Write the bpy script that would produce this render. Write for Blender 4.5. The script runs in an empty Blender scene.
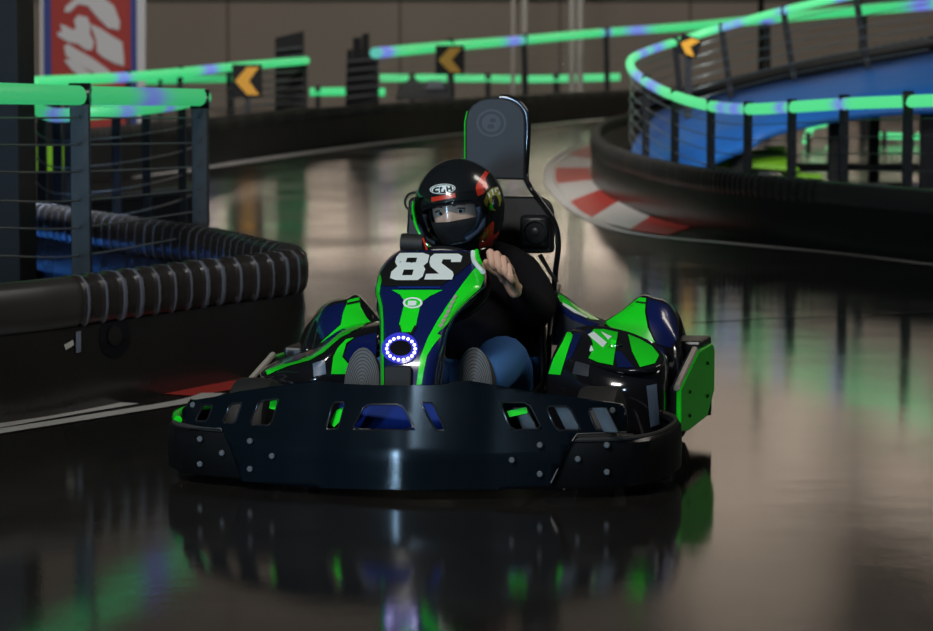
import bpy, bmesh, math, random
from mathutils import Vector, Matrix, noise
from mathutils.bvhtree import BVHTree
from mathutils.geometry import tessellate_polygon
random.seed(7)
C = bpy.context.scene.collection
# ------------------------------------------------------------------ camera
F, H, HOR, CX, CY = 3000.0, 1.17, 60.0, 466.5, 315.5
PIT = math.atan((CY - HOR) / F)
cam = bpy.data.cameras.new('camera'); co = bpy.data.objects.new('camera', cam); C.objects.link(co)
cam.sensor_width = 36; cam.lens = F / 933 * 36; cam.sensor_fit = 'HORIZONTAL'
co.location = (0, 0, H); co.rotation_euler = (math.pi / 2 - PIT, 0, 0)
cam.dof.use_dof = True; cam.dof.focus_distance = 8.35; cam.dof.aperture_fstop = 6.3
cam.clip_end = 300
bpy.context.scene.camera = co
CAMP = Vector((0, 0, H))
def ray(px, py):
    return (Vector((0, math.cos(PIT), -math.sin(PIT))) * F + Vector((px - CX, 0, 0)) +
            Vector((0, math.sin(PIT), math.cos(PIT))) * (CY - py)).normalized()
def P(px, py, d):                      # point seen at a pixel, d metres down the hall
    r = ray(px, py); return CAMP + r * (d / r.y)
def G(px, py, z=0.0):                  # point seen at a pixel on the level z
    r = ray(px, py); return CAMP + r * ((z - H) / r.z)
KM = Matrix.Translation((-0.214, 7.98, 0)) @ Matrix.Rotation(math.radians(-13), 4, 'Z')   # kart frame
KI = KM.inverted(); KO = KI @ CAMP
def K(px, py, y):                      # kart-frame point on the plane y
    r = KI.to_3x3() @ ray(px, py); return KO + r * ((y - KO.y) / r.y)
# ------------------------------------------------------------------ materials
def mat(name, col, rough=.5, metal=0, spec=.5, emit=None, es=0, coat=0, bump=0, bscale=50, var=0):
    m = bpy.data.materials.new(name); m.use_nodes = True; n = m.node_tree; b = n.nodes['Principled BSDF']
    b.inputs['Base Color'].default_value = (*col, 1); b.inputs['Roughness'].default_value = rough
    b.inputs['Metallic'].default_value = metal; b.inputs['Specular IOR Level'].default_value = spec
    b.inputs['Coat Weight'].default_value = coat; b.inputs['Coat Roughness'].default_value = .08
    if emit: b.inputs['Emission Color'].default_value = (*emit, 1); b.inputs['Emission Strength'].default_value = es
    tc = n.nodes.new('ShaderNodeTexCoord')
    nz = n.nodes.new('ShaderNodeTexNoise'); nz.inputs['Scale'].default_value = bscale; nz.inputs['Detail'].default_value = 4
    n.links.new(tc.outputs['Object'], nz.inputs['Vector'])
    if bump:
        bp = n.nodes.new('ShaderNodeBump'); bp.inputs['Strength'].default_value = bump; bp.inputs['Distance'].default_value = .004
        n.links.new(nz.outputs['Fac'], bp.inputs['Height']); n.links.new(bp.outputs[0], b.inputs['Normal'])
    if var:
        mr = n.nodes.new('ShaderNodeMapRange'); mr.inputs[3].default_value = max(rough - var, .02); mr.inputs[4].default_value = rough + var
        n.links.new(nz.outputs['Fac'], mr.inputs[0]); n.links.new(mr.outputs[0], b.inputs['Roughness'])
    return m
M = dict(
    black=mat('black_plastic', (.012, .013, .016), .30, spec=.5, var=.06, bscale=8),
    gloss=mat('gloss_black', (.008, .008, .010), .12, coat=.6),
    bumper=mat('bumper_plastic', (.0022, .0050, .0078), .20, spec=.38, var=.07, bscale=5, bump=.05),
    bumperlow=mat('bumper_rubber', (.003, .0035, .004), .34, spec=.4, var=.06, bscale=9),
    green=mat('green_paint', (.012, .86, .02), .25, coat=.7),
    navy=mat('navy_paint', (.005, .012, .085), .25, coat=.7),
    white=mat('white_vinyl', (.84, .95, .92), .35), strip=mat('pod_highlight', (.10, .14, .20), .35),
    steel=mat('steel', (.5, .48, .45), .3, metal=1),
    dsteel=mat('painted_steel', (.02, .025, .028), .4),
    bolt=mat('bolt_head', (.07, .075, .08), .5),
    rubber=mat('tyre_rubber', (.012, .012, .012), .6, bump=.3, bscale=200),
    seat=mat('seat_shell', (.012, .013, .015), .45, spec=.3),
    pad=mat('headrest_pad', (.022, .028, .038), .55, bump=.2, bscale=300),
    emboss=mat('headrest_emboss', (.042, .048, .058), .5),
    sole=mat('shoe_sole', (.11, .12, .125), .8),
    shoe=mat('shoe_upper', (.03, .03, .035), .7),
    denim=mat('blue_denim', (.035, .16, .46), .8, bump=.5, bscale=400),
    jacket=mat('black_jacket', (.006, .006, .008), .85, spec=.12, bump=.3, bscale=90),
    skin=mat('skin', (.78, .50, .38), .5),
    bala=mat('balaclava_cloth', (.012, .012, .014), .9),
    lining=mat('helmet_lining', (.03, .045, .08), .8),
    helmet=mat('helmet_black', (.010, .012, .014), .22, coat=.8),
    red=mat('helmet_red', (.75, .04, .02), .3, coat=.6),
    yel=mat('helmet_reflection', (.42, .42, .06), .3, coat=.6),
    eyew=mat('eye_white', (.7, .68, .65), .3), eyed=mat('eye_iris', (.03, .015, .01), .2),
    led=mat('led_white', (.8, .8, 1), .4, emit=(.72, .66, 1.0), es=2.4),
    leddisc=mat('led_disc', (.02, .02, .2), .2, emit=(.05, .06, .9), es=.5),
    bluep=mat('blue_plate', (.008, .03, .20), .5, spec=.1),
    barrier=mat('barrier_plastic', (.016, .015, .014), .26, var=.10, bscale=3, bump=.25),
    roll=mat('barrier_roll', (.03, .026, .024), .28, var=.08, bscale=10),
    barrierf=mat('worn_barrier_plastic', (.012, .012, .012), .6, spec=.18, bump=.2, bscale=4), rollf=mat('worn_ribbed_cover', (.022, .022, .021), .5, spec=.3),
    barrierw=mat('wavy_barrier_plastic', (.012, .012, .012), .33, spec=.35, bump=1.0, bscale=3.5),
    cap=mat('guard_cap', (.42, .38, .33), .4), rpost=mat('black_rail_post', (.012, .014, .016), .45, spec=.3),
    seam=mat('wall_seam', (.22, .19, .165), .7),
    rib=mat('barrier_rib', (.15, .17, .22), .3),
    grey=mat('barrier_cover', (.04, .038, .036), .35),
    post=mat('rail_post', (.014, .019, .023), .45),
    cable=mat('rail_cable', (.25, .30, .30), .35, metal=.7),
    orange=mat('chevron_orange', (.95, .46, .03), .5, emit=(.85, .33, .02), es=.0),
    board=mat('sign_board', (.010, .010, .010), .5, spec=.2),
    bred=mat('banner_red', (.45, .035, .025), .6), bwhite=mat('banner_white', (.75, .74, .74), .6),
    bblue=mat('banner_blue', (.03, .06, .30), .6),
    deck=mat('blue_deck', (.012, .11, .40), .45, var=.08, bscale=3),
    deckl=mat('blue_mat', (.02, .12, .42), .5, var=.08, bscale=3),
    lime=mat('lime_panel', (.22, .55, .02), .5),
    pillar=mat('pillar_black', (.003, .0035, .004), .6, spec=.2), pillarb=mat('pillar_blue', (.005, .010, .016), .5, spec=.2),
    pole=mat('pale_pole', (.55, .53, .50), .5),
    linew=mat('line_white', (.50, .49, .46), .35, var=.1, bscale=30),
    kred=mat('kerb_red', (.42, .04, .03), .35, var=.1, bscale=30),
    kwhite=mat('kerb_white', (.55, .53, .50), .35, var=.1, bscale=30),
)
def glow_mat():
    m = bpy.data.materials.new('light_tube_glow'); m.use_nodes = True; n = m.node_tree; b = n.nodes['Principled BSDF']
    a = n.nodes.new('ShaderNodeAttribute'); a.attribute_name = 'glow'
    b.inputs['Base Color'].default_value = (.1, .3, .15, 1); b.inputs['Roughness'].default_value = .3
    n.links.new(a.outputs['Color'], b.inputs['Emission Color']); b.inputs['Emission Strength'].default_value = 1.0
    return m
M['glow'] = glow_mat()
def glass_mat():
    m = bpy.data.materials.new('visor_glass'); m.use_nodes = True; n = m.node_tree
    n.nodes.clear(); o = n.nodes.new('ShaderNodeOutputMaterial'); mx = n.nodes.new('ShaderNodeMixShader')
    t = n.nodes.new('ShaderNodeBsdfTransparent'); t.inputs[0].default_value = (.94, .96, .96, 1)
    g = n.nodes.new('ShaderNodeBsdfGlossy'); g.inputs['Roughness'].default_value = .08
    f = n.nodes.new('ShaderNodeFresnel'); f.inputs[0].default_value = 1.2
    n.links.new(f.outputs[0], mx.inputs[0]); n.links.new(t.outputs[0], mx.inputs[1]); n.links.new(g.outputs[0], mx.inputs[2])
    n.links.new(mx.outputs[0], o.inputs[0]); return m
M['glass'] = glass_mat()
# ------------------------------------------------------------------ object helpers
WM = {}                                # world matrix per object (all children sit at identity)
def empty(name, mw, label, cat, group=None):
    o = bpy.data.objects.new(name, None); C.objects.link(o); o.matrix_world = mw; WM[o.name] = mw.copy()
    o.empty_display_size = .2; o['label'] = label; o['category'] = cat
    if group: o['group'] = group
    return o
def at(p): return Matrix.Translation(Vector(p))
def obj(name, bm, m, parent=None, frame=None, smooth=True, label=None, origin=None, sub=0, solid=0, bevel=0, off=-1, auto=None):
    """link bm (coordinates in `frame`, default world) as ONE mesh object"""
    T = frame.copy() if frame else Matrix.Identity(4)
    if parent is not None:
        base = WM[parent.name]
    elif origin is not None:
        base = at(origin)
    else: base = Matrix.Identity(4)
    bm.transform(base.inverted() @ T)
    bmesh.ops.recalc_face_normals(bm, faces=bm.faces[:])
    me = bpy.data.meshes.new(name); bm.to_mesh(me); bm.free()
    for k in (m if isinstance(m, (list, tuple)) else [m]): me.materials.append(M[k])
    if smooth:
        me.polygons.foreach_set('use_smooth', [True] * len(me.polygons))
        try: me.set_sharp_from_angle(angle=math.radians(auto or 38))
        except Exception: pass
    o = bpy.data.objects.new(name, me); C.objects.link(o)
    if parent is not None: o.parent = parent
    else: o.matrix_world = base
    WM[o.name] = base.copy()
    if label: o['label'] = label
    if solid:
        s = o.modifiers.new('s', 'SOLIDIFY'); s.thickness = solid; s.offset = off
    if bevel:
        s = o.modifiers.new('b', 'BEVEL'); s.width = bevel; s.segments = 2; s.limit_method = 'ANGLE'
    if sub:
        s = o.modifiers.new('u', 'SUBSURF'); s.levels = sub; s.render_levels = sub
    if solid or bevel or sub: bake(o)
    return o
def bake(o):
    bpy.context.view_layer.update()
    dg = bpy.context.evaluated_depsgraph_get()
    me = bpy.data.meshes.new_from_object(o.evaluated_get(dg)); o.modifiers.clear(); old = o.data; o.data = me
    return o
def tag(o, label, cat, group=None):
    o['label'] = label; o['category'] = cat
    if group: o['group'] = group
    return o
def struct(o): o['kind'] = 'structure'; return o
# ------------------------------------------------------------------ mesh helpers
def box(bm, c, s, rot=None):
    g = bmesh.ops.create_cube(bm, size=1)['verts']
    m = Matrix.Translation(Vector(c)) @ (rot.to_4x4() if rot else Matrix.Identity(4)) @ Matrix.Diagonal((*s, 1))
    bmesh.ops.transform(bm, matrix=m, verts=g); return g
def ball(bm, c, r, seg=20, rot=None):
    g = bmesh.ops.create_uvsphere(bm, u_segments=seg, v_segments=max(8, seg // 2), radius=1)['verts']
    r = r if isinstance(r, (tuple, list)) else (r, r, r)
    m = Matrix.Translation(Vector(c)) @ (rot.to_4x4() if rot else Matrix.Identity(4)) @ Matrix.Diagonal((*r, 1))
    bmesh.ops.transform(bm, matrix=m, verts=g); return g
def crom(pts, n=8, closed=False):
    pts = [Vector(p) for p in pts]; out = []; L = len(pts); rng = L if closed else L - 1
    for i in range(rng):
        if closed: a, b, c, d = pts[i - 1], pts[i], pts[(i + 1) % L], pts[(i + 2) % L]
        else: a, b, c, d = pts[max(i - 1, 0)], pts[i], pts[i + 1], pts[min(i + 2, L - 1)]
        for k in range(n):
            t = k / n
            out.append(.5 * ((2 * b) + (c - a) * t + (2 * a - 5 * b + 4 * c - d) * t * t + (3 * b - a - 3 * c + d) * t ** 3))
    if not closed: out.append(pts[-1])
    return out
def resample(pts, step):
    out = [pts[0]]; acc = 0
    for a, b in zip(pts, pts[1:]):
        L = (b - a).length
        if L < 1e-9: continue
        t = step - acc
        while t <= L: out.append(a.lerp(b, t / L)); t += step
        acc = L - (t - step)
    out.append(pts[-1]); return out
def tube(bm, pts, r, seg=12, closed=False, cols=None, caps=True):
    pts = [Vector(p) for p in pts]; n = len(pts); rings = []; up = None
    lay = bm.verts.layers.float_color.get('glow') or bm.verts.layers.float_color.new('glow') if cols else None
    for i, p in enumerate(pts):
        if closed: t = pts[(i + 1) % n] - pts[i - 1]
        else: t = pts[min(i + 1, n - 1)] - pts[max(i - 1, 0)]
        t.normalize()
        if up is None: up = Vector((0, 0, 1)) if abs(t.z) < .9 else Vector((1, 0, 0))
        a = t.cross(up).normalized(); up = a.cross(t).normalized()
        rr = r[i] if isinstance(r, (list, tuple)) else r
        ring = []
        for k in range(seg):
            an = 2 * math.pi * k / seg
            v = bm.verts.new(p + (a * math.cos(an) + up * math.sin(an)) * rr); ring.append(v)
            if cols: v[lay] = (*cols[i], 1)
        rings.append(ring)
    m = n if closed else n - 1
    for i in range(m):
        A, B = rings[i], rings[(i + 1) % n]
        for k in range(seg): bm.faces.new((A[k], A[(k + 1) % seg], B[(k + 1) % seg], B[k]))
    if not closed and caps:
        bm.faces.new(rings[0][::-1]); bm.faces.new(rings[-1])
    return bm
def limb(bm, pts, radii, seg=12, n=6):
    """smooth tapered limb with rounded ends"""
    q = crom([(*p, r) if False else Vector((p[0], p[1], p[2])) for p in map(Vector, pts)], n)
    rr = []
    for i in range(len(radii) - 1):
        for k in range(n): rr.append(radii[i] + (radii[i + 1] - radii[i]) * k / n)
    rr.append(radii[-1])
    t0 = (q[0] - q[1]).normalized(); t1 = (q[-1] - q[-2]).normalized()
    pre = [(q[0] + t0 * rr[0] * math.sin(a), rr[0] * math.cos(a)) for a in (1.5, 1.15, .75, .38)]
    post = [(q[-1] + t1 * rr[-1] * math.sin(a), rr[-1] * math.cos(a)) for a in (.38, .75, 1.15, 1.5)]
    P_ = [a for a, _ in pre] + q + [a for a, _ in post]; R_ = [b for _, b in pre] + rr + [b for _, b in post]
    tube(bm, P_, R_, seg)
def grid(bm, rows):
    vs = [[bm.verts.new(Vector(p)) for p in r] for r in rows]
    for a, b in zip(vs, vs[1:]):
        for i in range(len(a) - 1): bm.faces.new((a[i], a[i + 1], b[i + 1], b[i]))
    return vs
def smoothgrid(rows, nu=8, nv=8):
    rr = [crom(r, nu) for r in rows]
    cols = [crom([r[i] for r in rr], nv) for i in range(len(rr[0]))]
    return [[c[j] for c in cols] for j in range(len(cols[0]))]
def lathe(bm, prof, seg=32, axis='X', c=(0, 0, 0)):
    rings = []
    for (r, h) in prof:
        ring = []
        for k in range(seg):
            a = 2 * math.pi * k / seg
            v = {'X': (h, r * math.cos(a), r * math.sin(a)), 'Y': (r * math.cos(a), h, r * math.sin(a)), 'Z': (r * math.cos(a), r * math.sin(a), h)}[axis]
            ring.append(bm.verts.new(Vector(c) + Vector(v)))
        rings.append(ring)
    for A, B in zip(rings, rings[1:]):
        for k in range(seg): bm.faces.new((A[k], A[(k + 1) % seg], B[(k + 1) % seg], B[k]))
    bm.faces.new(rings[0][::-1]); bm.faces.new(rings[-1])
def prism(bm, poly, vec):
    """extrude a 3D polygon along vec"""
    vec = Vector(vec); a = [bm.verts.new(Vector(p)) for p in poly]; b = [bm.verts.new(Vector(p) + vec) for p in poly]; n = len(a)
    bm.faces.new(a[::-1]); bm.faces.new(b)
    for i in range(n): bm.faces.new((a[i], a[(i + 1) % n], b[(i + 1) % n], b[i]))
def cut(o, bmc, frame=None):
    T = frame or Matrix.Identity(4)
    bmc.transform(WM[o.name].inverted() @ T); bmesh.ops.recalc_face_normals(bmc, faces=bmc.faces[:])
    me = bpy.data.meshes.new('cutter'); bmc.to_mesh(me); bmc.free()
    c = bpy.data.objects.new('cutter', me); C.objects.link(c); c.matrix_world = o.matrix_world if o.parent is None else WM[o.name]
    md = o.modifiers.new('b', 'BOOLEAN'); md.operation = 'DIFFERENCE'; md.object = c; md.solver = 'EXACT'
    bake(o); bpy.data.objects.remove(c)
def drape(name, polys, m, target, holes=(), frame=KM, off=.0015, maxe=.012, pix=True, label=None, thick=0):
    """a decal laid on a surface: polygon(s) in the drawing plane, cast onto `target` and cut to follow its curve"""
    Wt = WM[target.name]; me = target.data
    bvh = BVHTree.FromPolygons([Wt @ v.co for v in me.vertices], [list(p.vertices) for p in me.polygons])
    bm = bmesh.new()
    for poly in polys:
        lst = [[Vector((x, y, 0)) for x, y in poly]] + [[Vector((x, y, 0)) for x, y in h] for h in holes]
        flat = [v for l in lst for v in l]
        vs = [bm.verts.new(v) for v in flat]
        for t in tessellate_polygon(lst):
            try: bm.faces.new([vs[i] for i in t])
            except Exception: pass
    for _ in range(7):
        es = [e for e in bm.edges if e.calc_length() > maxe * 330]
        if not es: break
        bmesh.ops.subdivide_edges(bm, edges=es, cuts=1); bmesh.ops.triangulate(bm, faces=bm.faces[:])
    dead = []
    for v in bm.verts:
        r = ray(v.co.x, v.co.y); loc, nor, _, _ = bvh.ray_cast(CAMP, r)
        if loc is None: dead.append(v); continue
        if nor.dot(r) > 0: nor = -nor
        v.co = loc + nor * off
    bmesh.ops.delete(bm, geom=dead, context='VERTS')
    # drop faces that jump between surfaces
    bad = [f for f in bm.faces if max(e.calc_length() for e in f.edges) > .10]
    bmesh.ops.delete(bm, geom=bad, context='FACES')
    T = Matrix.Identity(4)
    o = obj(name, bm, m, target, T, smooth=True, label=label)
    return o
def ell(cx, cy, rx, ry, n=28, a0=0, rot=0):
    return [(cx + rx * math.cos(2 * math.pi * i / n + a0) * math.cos(rot) - ry * math.sin(2 * math.pi * i / n + a0) * math.sin(rot),
             cy + rx * math.cos(2 * math.pi * i / n + a0) * math.sin(rot) + ry * math.sin(2 * math.pi * i / n + a0) * math.cos(rot)) for i in range(n)]
# ================================================================== SETTING
def floor_mat():
    m = bpy.data.materials.new('polished_concrete'); m.use_nodes = True; n = m.node_tree; b = n.nodes['Principled BSDF']; L = n.links.new
    tc = n.nodes.new('ShaderNodeTexCoord')
    mp = n.nodes.new('ShaderNodeMapping'); mp.inputs['Scale'].default_value = (.42, .30, 1); L(tc.outputs['Object'], mp.inputs[0])
    n1 = n.nodes.new('ShaderNodeTexNoise'); n1.inputs['Scale'].default_value = 1.6; n1.inputs['Detail'].default_value = 6; n1.inputs['Roughness'].default_value = .62; L(mp.outputs[0], n1.inputs['Vector'])
    n2 = n.nodes.new('ShaderNodeTexNoise'); n2.inputs['Scale'].default_value = 90; n2.inputs['Detail'].default_value = 5; L(tc.outputs['Object'], n2.inputs['Vector'])
    cr = n.nodes.new('ShaderNodeValToRGB'); cr.color_ramp.elements[0].position = .32; cr.color_ramp.elements[0].color = (.007, .007, .007, 1)
    cr.color_ramp.elements[1].position = .72; cr.color_ramp.elements[1].color = (.026, .024, .022, 1); L(n1.outputs['Fac'], cr.inputs[0]); L(cr.outputs[0], b.inputs['Base Color'])
    mr = n.nodes.new('ShaderNodeMapRange'); mr.inputs[1].default_value = .35; mr.inputs[2].default_value = .68; mr.inputs[3].default_value = .01; mr.inputs[4].default_value = .10
    L(n1.outputs['Fac'], mr.inputs[0])
    ad = n.nodes.new('ShaderNodeMath'); ad.operation = 'MULTIPLY_ADD'; ad.inputs[1].default_value = .035; L(n2.outputs['Fac'], ad.inputs[0]); L(mr.outputs[0], ad.inputs[2])
    sx = n.nodes.new('ShaderNodeSeparateXYZ'); L(tc.outputs['Object'], sx.inputs[0])          # scuffed by tyres where the karts brake for the bend
    wn = n.nodes.new('ShaderNodeMath'); wn.operation = 'MULTIPLY_ADD'; wn.inputs[1].default_value = 5; L(n1.outputs['Fac'], wn.inputs[0]); L(sx.outputs['Y'], wn.inputs[2])
    m2 = n.nodes.new('ShaderNodeMapRange'); m2.interpolation_type = 'SMOOTHSTEP'; m2.inputs[1].default_value = 18; m2.inputs[2].default_value = 27; m2.inputs[3].default_value = 0; m2.inputs[4].default_value = .07; L(wn.outputs[0], m2.inputs[0])
    a2 = n.nodes.new('ShaderNodeMath'); a2.operation = 'ADD'; L(ad.outputs[0], a2.inputs[0]); L(m2.outputs[0], a2.inputs[1]); L(a2.outputs[0], b.inputs['Roughness'])
    bp = n.nodes.new('ShaderNodeBump'); bp.inputs['Strength'].default_value = .05; bp.inputs['Distance'].default_value = .003; L(n2.outputs['Fac'], bp.inputs['Height'])
    n3 = n.nodes.new('ShaderNodeTexNoise'); n3.inputs['Scale'].default_value = 2.2; n3.inputs['Detail'].default_value = 3; L(tc.outputs['Object'], n3.inputs['Vector'])
    b2 = n.nodes.new('ShaderNodeBump'); b2.inputs['Strength'].default_value = .05; b2.inputs['Distance'].default_value = .02; L(n3.outputs['Fac'], b2.inputs['Height']); L(bp.outputs[0], b2.inputs['Normal']); L(b2.outputs[0], b.inputs['Normal'])
    b.inputs['Specular IOR Level'].default_value = .5; b.inputs['IOR'].default_value = 1.5
    return m
M['floor'] = floor_mat()
def wall_mat():
    m = bpy.data.materials.new('beige_wall'); m.use_nodes = True; n = m.node_tree; b = n.nodes['Principled BSDF']; L = n.links.new
    tc = n.nodes.new('ShaderNodeTexCoord'); nz = n.nodes.new('ShaderNodeTexNoise'); nz.inputs['Scale'].default_value = .4; L(tc.outputs['Object'], nz.inputs['Vector'])
    cr = n.nodes.new('ShaderNodeValToRGB'); cr.color_ramp.elements[0].color = (.36, .31, .265, 1); cr.color_ramp.elements[1].color = (.44, .385, .33, 1)
    L(nz.outputs['Fac'], cr.inputs[0]); L(cr.outputs[0], b.inputs['Base Color']); b.inputs['Roughness'].default_value = .8
    return m
M['wall'] = wall_mat()
WY, WH = 75.0, 16.0
bm = bmesh.new(); box(bm, (0, 40, -.1), (70, 90, .2)); struct(obj('floor', bm, 'floor', smooth=False))
bm = bmesh.new(); box(bm, (0, WY + .2, WH / 2), (70, .4, WH)); w = struct(obj('wall_back', bm, 'wall', smooth=False))
for i, px in enumerate((228, 400, 560, 690, 860)):
    bm = bmesh.new(); x = P(px, 30, WY).x; box(bm, (x, WY - .02, WH / 2), (.07, .04, WH)); struct(obj('trim_%d' % (i + 1), bm, 'seam', smooth=False))
bm = bmesh.new(); box(bm, (0, WY - .35, 4.15), (70, .7, 1.1)); struct(obj('trim_90', bm, 'board', smooth=False))   # unseen dark lintel, added for the dark band it mirrors in the floor
bm = bmesh.new(); box(bm, (0, WY - .25, 2.80), (70, .5, .05)); struct(obj('trim_91', bm, 'seam', smooth=False))   # unseen ledge, added to keep the band lights off the lower wall
# structural steel columns against the back wall (their dark bands mirror in the floor)
# ------------------------------------------------------------------ floor markings
tn = [5]
def stripe(path, w, m, z=.004):
    tn[0] += 1; bm = bmesh.new(); rows = []
    p = [Vector((a.x, a.y, 0)) for a in path]
    for i, q in enumerate(p):
        t = (p[min(i + 1, len(p) - 1)] - p[max(i - 1, 0)]).normalized(); nrm = Vector((-t.y, t.x, 0))
        rows.append([q + nrm * w / 2 + Vector((0, 0, z)), q - nrm * w / 2 + Vector((0, 0, z))])
    grid(bm, rows); o = struct(obj('trim_%d' % tn[0], bm, m, smooth=False)); return o
stripe(crom([G(-260, 470), G(-100, 448), G(0, 432), G(95, 417), G(186, 402), G(214, 394)], 6), .085, 'linew')
stripe([G(-260, 456), G(-60, 434), G(60, 413), G(120, 403)], .16, 'kwhite', .003)
stripe([G(168, 395), G(205, 388), G(240, 379)], .24, 'kred', .003)
lineR = crom([G(1100, 285), G(1000, 273), G(933, 265), G(827, 252.6), G(733, 244), G(656, 237), G(610, 228), G(580, 213), G(558, 195), G(549, 178), G(553, 162), G(575, 148), G(605, 138), G(640, 128)], 8)
stripe(lineR, .10, 'linew')
stripe(crom([G(120, 178), G(215, 166), G(330, 150), G(460, 134), G(590, 120.5), G(700, 112)], 6), .30, 'linew')
stripe([G(690, 323), G(760, 319), G(860, 316), G(1000, 308)], .02, 'board', .0025)
# red and white kerb along the right barrier
outer = crom([G(668, 236), G(630, 230), G(592, 218), G(570, 202), G(557, 184), G(556, 168), G(568, 155), G(590, 145)], 4)
inner = crom([G(690, 228), G(650, 217), G(618, 202), G(600, 190), G(592, 180), G(590, 168), G(594, 160), G(602, 150)], 4)
for i in range(0, len(outer) - 4, 4):
    tn[0] += 1; bm = bmesh.new(); z = Vector((0, 0, .006))
    grid(bm, [[outer[j] + z, inner[j] + z] for j in range(i, i + 5)])
    struct(obj('trim_%d' % tn[0], bm, 'kred' if (i // 4) % 2 == 0 else 'kwhite', smooth=False))
# ------------------------------------------------------------------ barriers
def barrier(name, path, label,  h=.45, ribs=None, rr=.075, closedn=0, step=.0125, side=1, zf=None, group=None, wm='barrier', rm='roll', pitch=.066):
    """path: floor points of the face; side=+1 when the face is to the right of the walking direction"""
    path = resample([Vector((p.x, p.y, 0)) for p in path], step)
    z0 = [zf(p) if zf else 0 for p in path]
    root = empty(name, at(path[len(path) // 2]), label, 'barrier', group)
    nr = []
    for i in range(len(path)):
        a = path[max(i - 3, 0)]; b = path[min(i + 3, len(path) - 1)]; t = (b - a).normalized(); nr.append(Vector((t.y, -t.x, 0)) * side)
    # wall sheet
    bm = bmesh.new(); prof = [(.0, .0), (.006, .05), (.012, .5 * h), (.004, h - 2.0 * rr + .01), (-.09, h - 2 * rr + .01), (-.10, 0)]
    rows = []
    for i in range(0, len(path), 4):
        p = path[i]; rows.append([p + nr[i] * a + Vector((0, 0, b + z0[i])) for a, b in prof])
    vs = grid(bm, rows)
    bm.faces.new(vs[0]); bm.faces.new(vs[-1][::-1])
    obj('barrier_wall', bm, wm, root)
    # top roll
    bm = bmesh.new(); rows = []; mi = []
    s = 0
    for i, p in enumerate(path):
        if i: s += (path[i] - path[i - 1]).length
        st = ribs(p, s) if ribs else 0            # 0 rib cover, 1 smooth cover
        per = (s / pitch) % 1.0
        rib = 1 if (per < (.27 if rm == 'roll' else .5) and st == 0) else 0
        rad = rr + ((.007 if rm == 'roll' else .013) if rib else 0) + (.004 if st == 1 else 0)
        mi.append(1 if rib else (2 if st == 1 else 0))
        ring = []
        for k in range(14):
            an = -math.pi * .65 + 2 * math.pi * k / 14; ca, sa = math.cos(an), math.sin(an); sq = 1 / (abs(ca) ** 3.4 + abs(sa) ** 3.4) ** (1 / 3.4)
            ring.append(p + nr[i] * (-.040 + rad * .68 * ca * sq) + Vector((0, 0, h - rr + rad * .97 * sa * sq + z0[i])))
        ring.append(ring[0].copy()); rows.append(ring)
    vs = grid(bm, rows)
    bm.faces.ensure_lookup_table(); f = 0
    for i in range(len(rows) - 1):
        for k in range(14): bm.faces[f].material_index = mi[i]; f += 1
    bmesh.ops.remove_doubles(bm, verts=bm.verts[:], dist=1e-5)
    obj('ribbed_cover', bm, [rm, 'rib' if rm == 'roll' else 'grey', 'grey'], root, auto=50)
    return root
LP = crom([Vector(p) for p in [(-3.1, 7.6, 0), (-2.3, 8.65, 0), (-1.9, 9.1, 0), (-1.5, 9.62, 0), (-1.31, 9.93, 0), (-1.083, 10.42, 0), (-.9, 10.82, 0), (-.74, 11.12, 0), (-.64, 11.42, 0), (-.66, 11.72, 0), (-.80, 12.1, 0), (-.96, 12.6, 0), (-1.16, 13.1, 0), (-1.6, 14.0, 0), (-2.3, 15.5, 0), (-3.6, 18, 0)]], 10)
lb = barrier('track_barrier', LP, 'black plastic track barrier curving at left with a pale ribbed top cover, nearest the kart', .45, ribs=lambda p, s: 1 if (p.x < -1.30 and p.y < 10) else 0, rr=.088, pitch=.115)
# tie-down bracket on its face
bm = bmesh.new()
tgt = [c for c in lb.children if c.name.startswith('barrier_wall')][0]
bk = drape('latch_recess', [ell(114, 336, 15, 22, 26, rot=.12)], 'gloss', tgt, off=.003)
drape('latch', [ell(114, 336, 7, 10, 22)], 'barrier', bk, off=.004)
drape('tape_mark', [[(63, 345), (72, 340), (73, 345), (65, 350)]], 'linew', tgt, off=.004)
drape('tape_mark', [[(75, 332), (80, 331), (80, 352), (75, 353)]], 'rib', tgt, off=.004)
RP = crom([G(1150, 288), G(1000, 270), G(933, 262), G(830, 250), G(750, 240), G(690, 228), G(640, 212), G(607, 196), G(594, 182), G(592, 168), G(597, 158), G(610, 150), G(640, 141), G(700, 133)], 10)
barrier('track_barrier', RP, 'black ribbed track barrier rounding the red and white kerb at right', .42, ribs=lambda p, s: 1 if (p.x > 2.18 and p.y < 19) else 0, step=.0165, side=-1, wm='barrierw', rm='rollf', pitch=.105)
FP = crom([G(60, 190), G(150, 175), G(215, 165), G(290, 151), G(400, 138), G(500, 126), G(590, 117), G(700, 109)], 8)
barrier('track_barrier', FP, 'long dark barrier across the far side of the track below the rail lights', .52, step=.04, side=1, zf=None, wm='barrierf', rm='rollf')
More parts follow.
